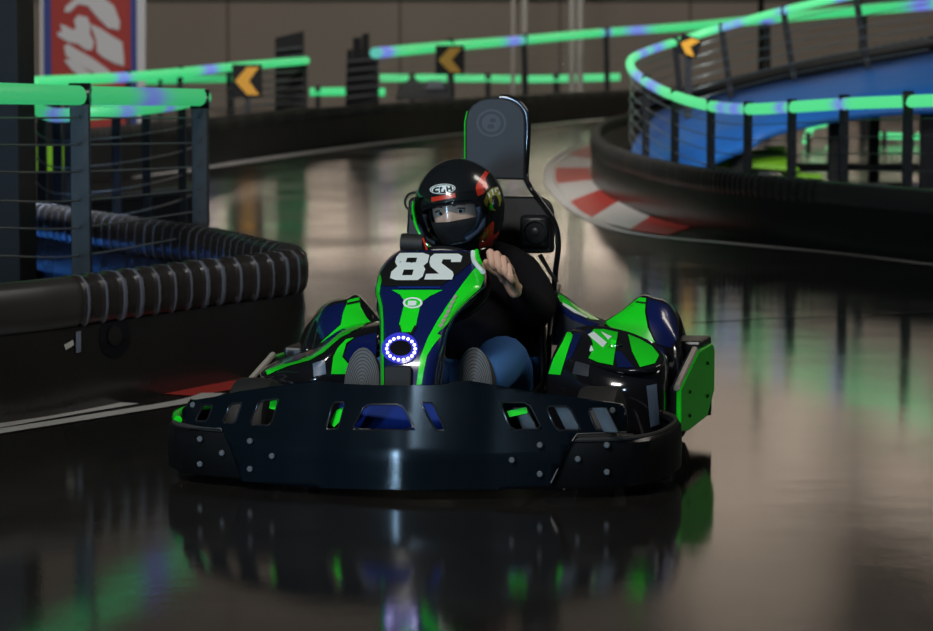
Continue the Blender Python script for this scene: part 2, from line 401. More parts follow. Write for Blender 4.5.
# ------------------------------------------------------------------ rails with light tubes
GRN = (.045, .62, .20); BLU = (.16, .18, .75); MINT = (.09, .72, .26)
def colfn(blues, base=GRN, s=1.0):
    def f(px):
        k = 0
        for b, w in blues: k = max(k, math.exp(-((px - b) / w) ** 2))
        return tuple((base[i] * (1 - k) + BLU[i] * k) * s for i in range(3))
    return f
def proj(p):
    v = Vector(p) - CAMP; c = v.dot(Vector((0, math.cos(PIT), -math.sin(PIT)))); u = v.dot(Vector((0, math.sin(PIT), math.cos(PIT))))
    return CX + v.x / c * F, CY - u / c * F
def rail(name, tubes, posts, label, r=.045, blues=(), cables=6, s=1.0, postw=(.035, .05), ncab=None, cab=None, base=GRN, group=None, clamp=True, pm='rpost'):
    """tubes: list of control point lists (world); posts: (top, foot); cab: list of control lists for wires"""
    root = empty(name, at(posts[0][1]), label, 'guard rail', group)
    for T in tubes:
        pts = resample(crom(T, 10), .08); cf = colfn(blues, base, s)
        bm = bmesh.new(); tube(bm, pts, r, 14, cols=[cf(proj(p)[0]) for p in pts]); tb = obj('light_tube', bm, 'glow', root)
    for a, b in posts:
        a = Vector(a); b = Vector(b); d = (b - a); L = d.length; zq = d.normalized()
        xq = Vector((1, 0, 0)); yq = zq.cross(xq).normalized(); xq = yq.cross(zq)
        R = Matrix((xq, yq, zq)).transposed()
        bm = bmesh.new(); box(bm, (a + b) / 2, (postw[0], postw[1], L), R)
        po = obj('post', bm, pm, root, smooth=False, bevel=.003)
        if clamp:
            bm = bmesh.new(); tube(bm, [a + Vector((-postw[0] * .55, 0, r)), a + Vector((postw[0] * .55, 0, r))], r * 1.12, 14); obj('clamp', bm, 'black', po)
    if cab:
        for T in cab:
            bm = bmesh.new(); tube(bm, resample(crom(T, 6), .2), .0045, 6); obj('wire', bm, 'cable', root)
    return root
# near left rail
def d1(px): return 10.6 + (px) * (13.4 - 10.6) / 200
ztube = lambda px: G(px, 0, 0)
def p1(px, py): return P(px, py, d1(px))
posts = []
for px in (80, 200): 
    top = p1(px, 104 if px < 100 else 108); posts.append((top, Vector((top.x, top.y, 0))))
top = p1(-140, 102); posts.append((top, Vector((top.x, top.y, 0))))
cab = [[p1(-160, a - 1.5), p1(0, a), p1(80, a - .3), p1(192, b)] for a, b in ((118, 118), (145, 143), (172, 167), (201, 190), (228, 212), (256, 236))]
rail('guard_rail', [[p1(-180, 91), p1(0, 93.5), p1(85, 95.5), p1(203, 97.5)]], posts, 'cable guard rail with green light tube in the left foreground', r=.039, blues=((146, 14),), cab=cab, postw=(.075, .05), s=.62, pm='post')
# curved rail behind it
def dd(px, py, d): return P(px, py, d)
Tb = [dd(30, 100, 19), dd(36, 108, 18), dd(55, 115, 17.2), dd(90, 113, 17), dd(128, 110, 17.4), dd(175, 104, 18.5), dd(204, 98, 20)]
posts = []
for px, py, d in ((42, 113, 18), (57, 117, 17.3), (70, 116, 17.2), (116, 112, 17.4), (146, 109, 18), (182, 106, 18.8)):
    a = dd(px, py, d); posts.append((a, Vector((a.x, a.y, 0))))
cab = [[Vector((p.x, p.y, p.z - k * .15)) for p in Tb] for k in range(1, 5)]
rail('guard_rail', [Tb], posts, 'small curved rail with green tube behind the left foreground rail', r=.04, blues=((60, 8), (122, 8), (165, 5)), cab=cab, postw=(.05, .05), s=.7)
# far left straight rail
Tc = [dd(33, 82, 30), dd(128, 77, 33), dd(180, 72.5, 35.2), dd(237, 66.5, 38.2), dd(306, 60.5, 43)]
posts = []
for px, py, d, fy in ((128, 80, 33, 140), (180, 76, 35.2, 140), (229, 71, 38, 132), (305, 64, 43, 126)):
    a = dd(px, py, d); b = dd(px + 1, fy, d); posts.append((a, Vector((a.x, a.y, 0))))
cab = [[Vector((p.x, p.y, p.z - k * .13)) for p in Tc] for k in range(1, 6)]
rail('guard_rail', [Tc], posts, 'far guard rail with green tube between the red banner and the louvred box', r=.055, blues=((207, 8), (120, 8)), cab=cab, postw=(.06, .06), s=1.0)
Td = [dd(142, 81, 44), dd(190, 79.5, 45), dd(236, 78.5, 46)]
a1 = dd(160, 82, 44.3); a2 = dd(232, 80, 46)
rail('guard_rail', [Td], [(a1, Vector((a1.x, a1.y, 0))), (a2, Vector((a2.x, a2.y, 0)))], 'short dim green tube rail seen below the far left rail', r=.055, postw=(.06, .06), s=.8)
# far middle rail (rises to the right)
def d4(px): return 47 + (px - 375) * (66 - 47) / 245
Te = [P(375, 53, d4(375)), P(450, 46, d4(450)), P(523, 40, d4(523)), P(604, 32.5, d4(604)), P(683, 27, 62), P(767, 19, 56), P(852, 11, 50), P(960, 2, 46)]
posts = []
for px, py, fy, d in ((450, 49, 96, d4(450)), (524, 43, 92, d4(523)), (606, 36, 88, d4(604)), (767, 22, 62, 56), (863, 14, 50, 50)):
    a = P(px, py, d); b = P(px + 2, fy, d); posts.append((a, Vector((b.x, b.y, 0))))
cab = [[Vector((p.x, p.y, p.z - k * .14)) for p in Te] for k in range(1, 6)]
rail('guard_rail', [Te], posts, 'long far guard rail with green tube crossing the middle behind the headrest', r=.085, blues=((383, 8), (511, 9), (606, 5), (640, 12), (770, 8), (925, 14)), cab=cab, postw=(.12, .08))
Tf = [P(310, 92, 62), P(345, 91.5, 62), P(385, 92, 62)]
a1 = P(318, 94, 62); a2 = P(348, 94, 62)
rail('guard_rail', [Tf], [(a1, Vector((a1.x, a1.y, 0))), (a2, Vector((a2.x, a2.y, 0)))], 'low green tube rail beside the dark tower', r=.085, postw=(.1, .1))
Tg = [P(380, 78, 68), P(450, 78, 68), P(530, 79, 68), P(620, 77, 68)]
posts = [(P(x, 81, 68), Vector((P(x, 81, 68).x, 68, 0))) for x in (412, 488, 556)]
rail('guard_rail', [Tg], posts, 'second lower green tube rail under the long far rail', r=.085, postw=(.12, .1), s=.85, base=MINT)
# right loop rail
Tr = [P(1030, 96, 16.6), P(933, 100.5, 17.8), P(850, 103.5, 18.9), P(792, 107, 19.6), P(748, 109, 20.4), P(711, 106, 21.2), P(675, 96, 22.4), P(648, 83, 24), P(632, 70, 25.8), P(632, 59, 27.6), P(648, 51, 29), P(675, 42, 29.6), P(722, 27.5, 29.6), P(784, 10.5, 29), P(844, -3, 28.4), P(930, -20, 27.6)]
rp = [(1010, 99, 16.8, None), (908, 104, 18.1, None), (844, 107, 19, None), (792, 111, 19.6, None), (748, 113, 20.4, None), (711, 110, 21.2, None), (675, 100, 22.4, None), (646, 85, 24.2, None)]
posts = []
for px, py, d, _ in rp: a = P(px, py, d); posts.append((a, Vector((a.x, a.y, 0))))
for (x0, y0, x1, y1, d) in ((675, 45, 682, 110, 29.6), (722, 31, 731, 98, 29.6), (784, 14, 794, 80, 29), (856, -2, 868, 68, 28.3)): posts.append((P(x0, y0, d), P(x1, y1, d)))
def lower(p, k, i):
    return Vector((p.x, p.y, p.z - k * .105))
cab = [[lower(p, k, i) for i, p in enumerate(Tr)] for k in range(1, 7)]
rail('guard_rail', [Tr], posts, 'green lit guard rail looping around the blue ramp at right', r=.038, blues=((641, 5), (655, 7), (738, 7), (843, 6), (725, 5), (784, 5)), cab=cab, postw=(.058, .05), base=MINT)
# ------------------------------------------------------------------ blue ramp deck, ramp kerb wall, supports
back = [(634, 140, 33), (656, 114, 32.2), (672, 106, 31.8), (690, 101, 31.4), (711, 96, 31), (775, 81, 30.2), (844, 68, 29.6), (933, 50, 29), (1010, 36, 28.6)]
frnt = [(630, 156, 24.5), (655, 168, 23.4), (673, 174, 22.8), (693, 166, 23), (722, 153, 23.3), (748, 142, 23.5), (775, 128, 23.6), (870, 110, 24), (1010, 104, 24.2)]
deck = empty('ramp_deck', at((P(760, 130, 26).x, 26, 0)), 'blue sloping ramp deck inside the green lit loop at right', 'ramp')
bm = bmesh.new(); rows = []
for a, b in zip(back, frnt):
    A, B = P(*a), P(*b); rows.append([A.lerp(B, t) for t in (0, .33, .66, 1)])
grid(bm, [crom(c, 6) for c in zip(*rows)]); obj('deck_surface', bm, 'deck', deck, solid=.06)
for px, py, d in ((738, 150, 23.8), (752, 150, 24.6), (838, 116, 24.6), (930, 112, 24.4), (874, 114, 27)):
    a = P(px, py, d); bm = bmesh.new(); wd = .15 if px in (838, 930) else .09; box(bm, (a.x, a.y, a.z / 2), (wd, .12, a.z)); obj('support_post', bm, 'black', deck, smooth=False)
for (pya, d) in ((167, 24.9), (186, 24.95)):
    bm = bmesh.new(); tube(bm, [P(683, pya, d), P(1000, pya, d)], .03, 8); obj('cross_beam', bm, 'black', deck)
RB = [(640, 104, 128, 33.4), (680, 95, 110, 32), (711, 88, 96, 31.1), (775, 73, 81, 30.3), (844, 59, 68, 29.7), (933, 42, 50, 29.1), (1010, 28, 36, 28.7)]
rbr = empty('ramp_barrier', at(P(640, 128, 33.4)), 'dark ribbed barrier climbing along the back edge of the blue ramp', 'barrier')
bm = bmesh.new(); rows = []
top = crom([P(x, a, d) for x, a, b, d in RB], 8); bot = crom([P(x, b + 4, d) for x, a, b, d in RB], 8)
grid(bm, [[b, t, t + Vector((0, .15, 0)), b + Vector((0, .15, 0))] for t, b in zip(top, bot)]); obj('barrier_wall', bm, 'barrierf', rbr, smooth=False)
bm = bmesh.new(); tt = resample(top, .05)
tube(bm, tt, [.055 + (.012 if i % 2 else 0) for i in range(len(tt))], 10); obj('ribbed_cover', bm, 'rollf', rbr)
# lime coloured chute under the ramp
lime = empty('lime_chute', at((P(740, 170, 24.2).x, 26.5, 0)), 'lime green curved panel glimpsed under the blue ramp', 'panel')
bm = bmesh.new(); a_ = crom([P(679, 165, 24.2), P(700, 155, 24.2), P(728, 150, 24.3), P(760, 150, 24.3), P(784, 152, 24.3)], 5); b_ = crom([P(679, 170, 24), P(700, 167, 24), P(728, 165, 24), P(760, 166, 24), P(800, 170, 24)], 5)
grid(bm, [a_, b_]); obj('chute_panel', bm, 'lime', lime, solid=.03)
bm = bmesh.new(); prism(bm, [P(765, 147, 24.4), P(784, 146, 24.4), P(795, 168, 24.4), P(782, 168, 24.4)], (0, .1, 0)); obj('chute_fin', bm, 'lime', lime, smooth=False)
bm = bmesh.new(); prism(bm, [P(782, 172, 24.15), P(822, 174, 24.15), P(822, 200, 24.15), P(790, 200, 24.15)], (0, .1, 0)); obj('chute_base', bm, 'lime', lime, smooth=False)
# far lower rails under the ramp
Th = [P(880, 135.5, 42), P(905, 136.5, 42), P(932, 137, 42), P(960, 137, 42)]
posts = [(P(x, 139, 42), Vector((P(x, 139, 42).x, 42, 0))) for x in (884, 912, 940)]
rail('guard_rail', [Th], posts, 'low green tube rail glimpsed under the ramp at far right', r=.045, postw=(.06, .06), base=MINT)
Ti = [P(806, 141, 40), P(812, 127, 41), P(824, 124, 42)]
rail('guard_rail', [Ti, [P(826, 150, 40), P(845, 152, 40), P(862, 158, 40)]], [(P(808, 140, 40), Vector((P(808, 140, 40).x, 40, 0))), (P(850, 155, 40), Vector((P(850, 155, 40).x, 40, 0)))], 'small bent green tube rail glimpsed under the middle of the ramp', r=.05, postw=(.06, .06), base=MINT)
# ------------------------------------------------------------------ chevron boards
def chevron(px, py, d, w, h, label, flip=1, tilt=0):
    c = P(px, py, d); s = d / F; root = empty('chevron_sign', at((c.x, c.y, 0)), label, 'sign', 'orange chevron boards on the rails')
    w *= s; h *= s
    T = at(c) @ Matrix.Rotation(tilt, 4, 'Y')
    bm = bmesh.new(); box(bm, (0, .03, 0), (w, .03, h)); obj('sign_board', bm, 'board', root, T, smooth=False, bevel=.008)
    a = w * .40; b = h * .42
    poly = [(-a, 0), (0, b), (a, b), (a * .15, 0), (a, -b), (0, -b)]
    bm = bmesh.new(); prism(bm, [(x, 0.005, z) for x, z in poly], (0, .012, 0)); obj('chevron_arrow', bm, 'orange', root, T, smooth=False)
    bm = bmesh.new(); box(bm, (c.x, c.y + .08, (c.z - h / 2) / 2), (.06, .06, c.z - h / 2)); obj('sign_post', bm, 'post', root, smooth=False)
chevron(247, 81, 37, 30, 33, 'orange chevron board on the far left rail above the left barrier')
chevron(450, 60, 51, 29, 29, 'orange chevron board on the long rail left of the headrest')
chevron(689, 46, 28.6, 22, 20, 'orange chevron board inside the bend of the right rail', tilt=.35)
# ------------------------------------------------------------------ louvred box, dark tower, poles
lv = empty('louvred_screen', at((P(290, 110, 43).x, 43, 0)), 'dark louvred screen standing at the end of the far left rail', 'screen')
c0 = P(276, 45, 40); c1 = P(305, 33, 40)
bm = bmesh.new(); prism(bm, [P(275, 118, 43), P(275, 38, 43), P(303, 31, 43), P(304, 118, 43)], (0, .25, 0)); obj('screen_body', bm, 'board', lv, smooth=False)
bm = bmesh.new()
for k in range(9): y = 46 + k * 8; prism(bm, [P(243 if k > 2 else 276, y + 3, 42.8), P(303, y, 42.8), P(303, y + 2, 42.8), P(243 if k > 2 else 276, y + 5, 42.8)], (0, .03, 0))
obj('slats', bm, 'dsteel', lv, smooth=False)
tw = empty('dark_tower', at((P(358, 110, 50).x, 50, 0)), 'narrow black stepped tower at the left end of the long far rail', 'tower')
for k, (x0, x1, y0, y1) in enumerate(((345, 352, 50, 112), (351, 361, 38, 112), (360, 369, 34, 112), (368, 378, 50, 112))):
    bm = bmesh.new(); prism(bm, [P(x0, y1, 50 - .1 * k), P(x0 + 2, y0, 50 - .1 * k), P(x1, y0 - 1, 50 - .1 * k), P(x1 + 1, y1, 50 - .1 * k)], (0, .12, 0)); obj('column', bm, 'board', tw, smooth=False)
bm = bmesh.new()
for k in range(5): prism(bm, [P(346, 60 + k * 9, 49.55), P(378, 58 + k * 9, 49.55), P(378, 60 + k * 9, 49.55), P(346, 62 + k * 9, 49.55)], (0, .04, 0))
obj('cross_bars', bm, 'dsteel', tw, smooth=False)
for k, (px, lab, x2) in enumerate(((513, 'thinnest pale pole in front of the back wall, nearest the headrest', 513), (527, 'bright leaning pale pole right of the thinnest pole', 524), (571, 'pale upright pole, left one of the right pair on the back wall', 572), (582, 'pale upright pole, right one of the right pair on the back wall', 580))):
    a = P(x2, 60, 66.5); b = P(px, -260, 66.5); wd = .045 if k == 0 else .075
    bm = bmesh.new(); tube(bm, [Vector((a.x, a.y, 0)), a, b], wd, 10); tag(obj('pole', bm, 'pole', origin=(a.x, a.y, 0)), lab, 'pole', 'pale poles before the back wall')
bm = bmesh.new(); a = P(761, 60, 60); b = P(761, -200, 60); tube(bm, [Vector((a.x, a.y, 0)), a, b], .06, 8); tag(obj('pole', bm, 'board', origin=(a.x, a.y, 0)), 'thin black pole rising behind the right loop rail', 'pole')
# engines / clutter behind the far rail
cl = empty('parked_kart', at((P(425, 95, 64).x, 64, 0)), 'small dark parked kart behind the long far rail left of the headrest', 'kart')
bm = bmesh.new(); prism(bm, [P(395, 100, 64), P(400, 84, 64), P(412, 78, 64), P(424, 84, 64), P(446, 82, 64), P(452, 100, 64)], (0, 1, 0)); obj('body', bm, 'dsteel', cl, smooth=False, bevel=.03)
bm = bmesh.new(); prism(bm, [P(424, 90, 63.8), P(428, 81, 63.8), P(442, 81, 63.8), P(446, 90, 63.8)], (0, .3, 0)); obj('seat', bm, 'rib', cl, smooth=False, bevel=.03)
# ------------------------------------------------------------------ banner
bn = empty('banner', at((P(92, 80, 42).x, 42, 0)), 'red banner with white painted lettering turned on its side, blue and white edges', 'banner')
bd = 42.0
def flat(name, poly, m, dy, parent=bn, holes=()):
    bm = bmesh.new(); prism(bm, [P(x, y, bd + dy) for x, y in poly], (0, .03, 0)); return obj(name, bm, m, parent, smooth=False)
flat('frame_panel', [(40, 130), (40, -90), (146, -90), (145, 130)], 'bwhite', .15)
flat('blue_edge', [(44, 130), (43, -90), (52, -90), (53, 130)], 'bblue', .08)
flat('blue_edge', [(129, 130), (127, -90), (136, -90), (137, 130)], 'bblue', .08)
rd = flat('red_field', [(52, 130), (50, -90), (130, -90), (131, 130)], 'bred', .04)
strokes = [
 [(64, 12), (66, 6), (76, -2), (90, -6), (104, -2), (114, 6), (120, 22), (119, 30), (108, 28), (98, 18), (88, 6), (78, 4), (70, 12)],
 [(60, 24), (66, 26), (73, 30), (76, 28), (74, 20), (78, 15), (87, 17), (90, 24), (90, 34), (94, 42), (92, 50), (86, 50), (78, 44), (68, 42), (58, 36), (57, 32), (62, 32)],
 [(90, 24), (100, 28), (112, 36), (122, 42), (124, 58), (124, 66), (116, 64), (104, 58), (97, 52), (96, 40)],
 [(64, 46), (68, 44), (78, 50), (92, 58), (106, 68), (114, 76), (104, 78), (92, 72), (78, 64), (66, 56)],
 [(64, 60), (70, 59), (84, 68), (96, 78), (84, 79), (72, 70)],
 [(76, -12), (96, -20), (112, -14), (104, -9), (90, -12)], [(60, -40), (100, -60), (118, -40), (108, -32), (80, -34)]]
for s_ in strokes: flat('letter_stroke', s_, 'bwhite', .0, rd)
# ------------------------------------------------------------------ left pillar and blue mats behind the left barrier
pl = empty('pillar', at((P(-30, 200, 12.6).x, 12.6, 0)), 'broad black pillar standing behind the rail at the left edge', 'pillar')
x0, x1 = P(-330, 100, 12.4).x, P(35, 100, 13.15).x
bm = bmesh.new(); box(bm, ((x0 + x1) / 2, 12.8, 3), (x1 - x0, .7, 6)); obj('shaft', bm, 'pillar', pl, smooth=False, bevel=.01)
x2 = P(17, 100, 12.4).x; bm = bmesh.new(); box(bm, ((x0 + x2) / 2, 12.43, 3), (x2 - x0, .04, 5.9)); obj('facing_panel', bm, 'pillarb', pl, smooth=False)
bm = bmesh.new(); pts = [G(-40, 300, .12), G(60, 262, .12), G(175, 262, .12), G(205, 235, .12), G(120, 215, .12), G(30, 222, .12), G(-60, 240, .12)]
prism(bm, [(p.x, p.y, 0) for p in pts], (0, 0, .12)); tag(obj('floor_mat', bm, 'deckl', smooth=False, origin=(pts[0].x, pts[0].y, 0)), 'blue mat inside the left barrier below the foreground rail', 'mat')
for k, (x, y, rx, ry, lab) in enumerate(((136, 251, 9, 4, 'crumpled white sheet on the blue mat, left of the two'), (156, 259, 12, 4, 'crumpled white sheet on the blue mat, right of the two'), (150, 236, 8, 3, 'small white sheet at the back of the blue mat'))):
    c = G(x, y, .125); bm = bmesh.new(); g = ball(bm, (c.x, c.y, .135), (rx * .0043, .16, .022), 18)
    for v in bm.verts: v.co += Vector((noise.noise(v.co * 9), noise.noise(v.co * 11 + Vector((5, 0, 0))), .25 * noise.noise(v.co * 14))) * .035
    tag(obj('white_sheet', bm, 'bwhite', origin=(c.x, c.y, .12)), lab, 'sheet')
# yellow slats behind the curved rail
ys = empty('striped_fence', at((P(55, 170, 24).x, 24, 0)), 'dark fence with yellow green slats seen behind the curved left rail', 'fence')
bm = bmesh.new(); prism(bm, [P(36, 225, 24), P(36, 122, 24), P(75, 122, 24), P(75, 225, 24)], (0, .05, 0)); obj('fence_frame', bm, 'board', ys, smooth=False)
for x in (37, 47, 58):
    bm = bmesh.new(); prism(bm, [P(x, 172, 23.9), P(x, 145, 23.9), P(x + 5, 145, 23.9), P(x + 5, 172, 23.9)], (0, .04, 0)); obj('slat', bm, 'lime', ys, smooth=False)
bx = empty('low_screen', at((P(150, 200, 21).x, 21, 0)), 'dark low screen wall inside the left rails', 'screen')
bm = bmesh.new(); prism(bm, [P(60, 262, 20), P(60, 205, 20), P(200, 192, 22), P(200, 262, 22)], (0, .06, 0)); obj('screen_wall', bm, 'board', bx, smooth=False)
bm = bmesh.new(); tube(bm, [P(60, 203, 20), P(200, 190, 22)], .03, 8); obj('top_bar', bm, 'dsteel', bx)
# ================================================================== KART
kart = empty('go_kart', KM, 'black, green and navy go kart numbered 28 with a glowing ring lamp on its nose', 'go kart')
def kobj(name, bm, m, parent=kart, **k): return obj(name, bm, m, parent, KM, **k)
def Kl(l): return [K(*p) for p in l]
# ---- bumper --------------------------------------------------------
def plan(scale=1.0, off=0.0, yo=0.0):
    p = [(-.58, .80), (-.665, .70), (-.71, .56), (-.715, .36), (-.685, .20), (-.60, .115), (-.45, .06), (-.25, .018), (0, 0), (.25, .018), (.45, .06), (.60, .115), (.685, .20), (.715, .36), (.71, .56), (.665, .70), (.58, .80)]
    return crom([(x * scale, y + off + yo, 0) for x, y in p], 6)
bump = None
bm = bmesh.new()
A = plan(); rows = []
for z, o, s in ((.026, .030, .955), (.028, .014, .985), (.036, .012, 1.0), (.095, .010, 1.003), (.148, .012, 1.0), (.158, .018, .990), (.160, .030, .955)):
    rows.append([(p.x * s, p.y + o * (1 if p.y < .3 else 0), z) for p in A])
grid(bm, rows)
bump = kobj('front_bumper', bm, 'bumperlow', solid=.012)
# upper fascia: outline drawn in the frontal view, set on the curved bumper line
def by(x): # bumper front line
    return .315 * x * x + (max(abs(x) - .5, 0) ** 2) * 2.2 - .13 * (.21 - min(math.sqrt((x - .045) ** 2 + .022 ** 2) - .022, .21))
def fas(px, py, lean=.22):
    y = .03
    for _ in range(6):
        q = K(px, py, y); y = by(q.x) - .004 + max(q.z - .12, 0) * lean
    return K(px, py, y)
FO = [(190, 401), (215, 397), (241, 391.5), (275, 386.5), (313, 381), (326, 381.5), (345, 384), (378, 385.5), (430, 385.5), (443, 384), (457, 381), (470, 381), (500, 386), (536, 393), (580, 398), (622, 404), (625, 408), (626, 433), (576, 435), (568, 447), (551, 485), (500, 489), (400, 490), (320, 488), (243, 481), (231, 447), (222, 428.5), (214, 428), (185, 424), (184, 410)]
def slantgrid():
    bm = bmesh.new(); vs = [bm.verts.new((x, y, 0)) for x, y in FO]
    for t in tessellate_polygon([[Vector((x, y, 0)) for x, y in FO]]): bm.faces.new([vs[i] for i in t])
    # slice into a fine regular net so that it can bend
    for x in range(190, 626, 9): bmesh.ops.bisect_plane(bm, geom=bm.verts[:] + bm.edges[:] + bm.faces[:], plane_co=(x, 0, 0), plane_no=(1, 0, 0))
    for y in range(390, 490, 9): bmesh.ops.bisect_plane(bm, geom=bm.verts[:] + bm.edges[:] + bm.faces[:], plane_co=(0, y, 0), plane_no=(0, 1, 0))
    for v in bm.verts: v.co = fas(v.co.x, v.co.y)
    return bm
fascia = kobj('bumper_fascia', slantgrid(), 'bumper', solid=.014, off=0, bevel=0)
holes = [[(366, 404), (403, 404), (416, 430), (352, 430)], [(334, 402), (346, 402), (339, 429), (326, 429)], [(421, 402), (433, 402), (446, 430), (436, 430)],
         [(204, 405), (214, 405), (208, 421), (196, 421)], [(231, 404), (243, 402), (236, 423), (223, 423)], [(260, 401), (280, 398), (272, 425), (250, 425)],
         [(500, 402), (529, 402), (543, 429), (512, 430)], [(546, 406), (570, 406), (582, 430), (557, 430)], [(588, 409), (605, 409), (613, 429), (597, 430)]]
bmc = bmesh.new()
for h in holes:
    prism(bmc, [fas(x, y) - Vector((0, .06, 0)) for x, y in h], (0, .12, 0))
cut(fascia, bmc, KM)
# raised rims round the openings
for h in holes:
    bm = bmesh.new(); L = [(Vector((x, y, 0))) for x, y in h]
    pts = []
    for i in range(len(L)):
        a, b, c = L[i - 1], L[i], L[(i + 1) % len(L)]; pts += [b.lerp(a, .14), b.lerp(c, .14)]
    pp = []
    for i in range(len(pts)):
        for t in (0, .5): q = pts[i].lerp(pts[(i + 1) % len(pts)], t); pp.append(fas(q.x, q.y) - Vector((0, .007, 0)))
    tube(bm, pp, .0028, 6, closed=True); kobj('vent_rim', bm, 'black', fascia)
# lips inside side vents
for (x, y) in ((566, 418), (604, 420), (524, 420)):
    bm = bmesh.new(); prism(bm, [K(x - 12, y - 12, .10), K(x + 2, y - 12, .10), K(x + 14, y + 12, .10), K(x, y + 12, .10)], (0, .015, 0)); kobj('vent_louvre', bm, 'post', fascia, smooth=False)
# coloured stays glimpsed through the vents
for m_, pl_ in (('green', [(328, 424), (332, 428), (340, 420), (341, 408), (334, 411)]), ('bluep', [(337, 408), (343, 412), (346, 402), (340, 401)]), ('green', [(505, 412), (524, 408), (526, 414), (508, 418)]), ('green', [(268, 402), (276, 400), (279, 406), (274, 411), (267, 409)])):
    bm = bmesh.new(); prism(bm, [fas(x, y) + Vector((0, .02, 0)) for x, y in pl_], (0, .008, 0)); kobj('inner_stay', bm, m_, fascia, smooth=False)
# seams and bolts of the lower band
def bb(px, py, lift=.0):
    y = .0
    for _ in range(8):
        q = K(px, py, y); x = abs(q.x)
        # follow plan line
        best = min(A[:], key=lambda p: (p.x - q.x) ** 2 + (10 if p.y > .35 else 0)); 
        i = A.index(best); y = best.y
        j = i + 1 if (i + 1 < len(A) and (q.x - best.x) > 0) else i - 1
        o = A[j]
        if abs(o.x - best.x) > 1e-6: y = best.y + (o.y - best.y) * (q.x - best.x) / (o.x - best.x)
    return K(px, py, y + .004 - lift - (max(0, .026 - max(0, abs(px - 400) - 60) * .00013) if 245 < px < 560 else 0))
for x, y in ((200, 439), (222, 453), (200, 464), (250, 441), (272, 456), (250, 469), (512, 460), (540, 445), (540, 474), (578, 459), (607, 445), (607, 472)):
    bm = bmesh.new(); c = bb(x, y); lathe(bm, [(.0085, .0), (.0085, -.003), (.006, -.005)], 14, 'Y', c); kobj('bolt', bm, 'bolt', bump)
for x, y in ((194, 404.5), (613, 410)):
    bm = bmesh.new(); c = fas(x, y) - Vector((0, .008, 0)); lathe(bm, [(.0085, .0), (.0085, -.003), (.006, -.005)], 14, 'Y', c); kobj('bolt', bm, 'bolt', fascia)
for l in (((188, 427), (221, 428.5), (229, 442), (243, 479)), ((626, 432), (577, 434), (570, 444), (551, 483))):
    bm = bmesh.new(); tube(bm, [bb(*l[0]), bb(*l[1]), bb(*l[2]), bb(*l[3])], .0026, 6); kobj('panel_seam', bm, 'grey', bump)
# dark green marker ends of the bumper at left
bm = bmesh.new(); tube(bm, crom([(-.66, .60, .17), (-.70, .45, .17), (-.70, .33, .168), (-.66, .22, .166)], 5), .012, 8); kobj('edge_guard', bm, 'green', bump)
# top rim of the right bumper loop (paler edge)
bm = bmesh.new(); tube(bm, [Vector((p.x * .975, p.y + .01, .160)) for p in A if p.x > .35], .007, 8); kobj('bumper_edge', bm, 'grey', bump)
bm = bmesh.new(); tube(bm, [Vector((p.x * .975, p.y + .01, .160)) for p in A if p.x < -.35], .007, 8); kobj('bumper_edge', bm, 'grey', bump)
# ---- chassis -------------------------------------------------------
bm = bmesh.new(); box(bm, (0, .80, .055), (.62, 1.25, .012)); kobj('floor_tray', bm, 'black', smooth=False, bevel=.004)
bm = bmesh.new(); prism(bm, [(-.14, .12, .17), (.14, .12, .17), (.10, .19, .262), (-.10, .19, .262)], (0, .01, 0)); kobj('blue_shield', bm, 'bluep', smooth=False)
for s in (-1, 1):
    bm = bmesh.new(); tube(bm, crom([(s * .12, .16, .09), (s * .26, .22, .08), (s * .30, .5, .07), (s * .31, 1.0, .07), (s * .30, 1.55, .08)], 6), .016, 10); kobj('frame_tube', bm, 'dsteel')
    bm = bmesh.new(); tube(bm, [(s * .05, .25, .12), (s * .60, .40, .13)], .012, 8); kobj('tie_rod', bm, 'steel')
bm = bmesh.new(); tube(bm, [(-.62, 1.40, .14), (.62, 1.40, .14)], .020, 12); kobj('rear_axle', bm, 'steel')
def wheel(x, y, r, w):
    t = bmesh.new(); prof = [(r * .55, -w / 2), (r * .80, -w / 2), (r * .95, -w * .44), (r, -w * .30), (r, w * .30), (r * .95, w * .44), (r * .80, w / 2), (r * .55, w / 2), (r * .55, -w / 2 + .001)]
    lathe(t, prof, 36, 'X', (x, y, r + .002)); ty = kobj('tyre', t, 'rubber')
    t = bmesh.new(); lathe(t, [(r * .54, -w * .42), (r * .56, -w * .3), (r * .35, -w * .1), (r * .15, -w * .08), (r * .15, w * .08), (r * .35, w * .1), (r * .56, w * .3), (r * .54, w * .42)], 28, 'X', (x, y, r + .002)); kobj('wheel_rim', t, 'steel', ty)
for s in (-1, 1): wheel(s * .50, .44, .132, .12); wheel(s * .50, 1.40, .142, .19)
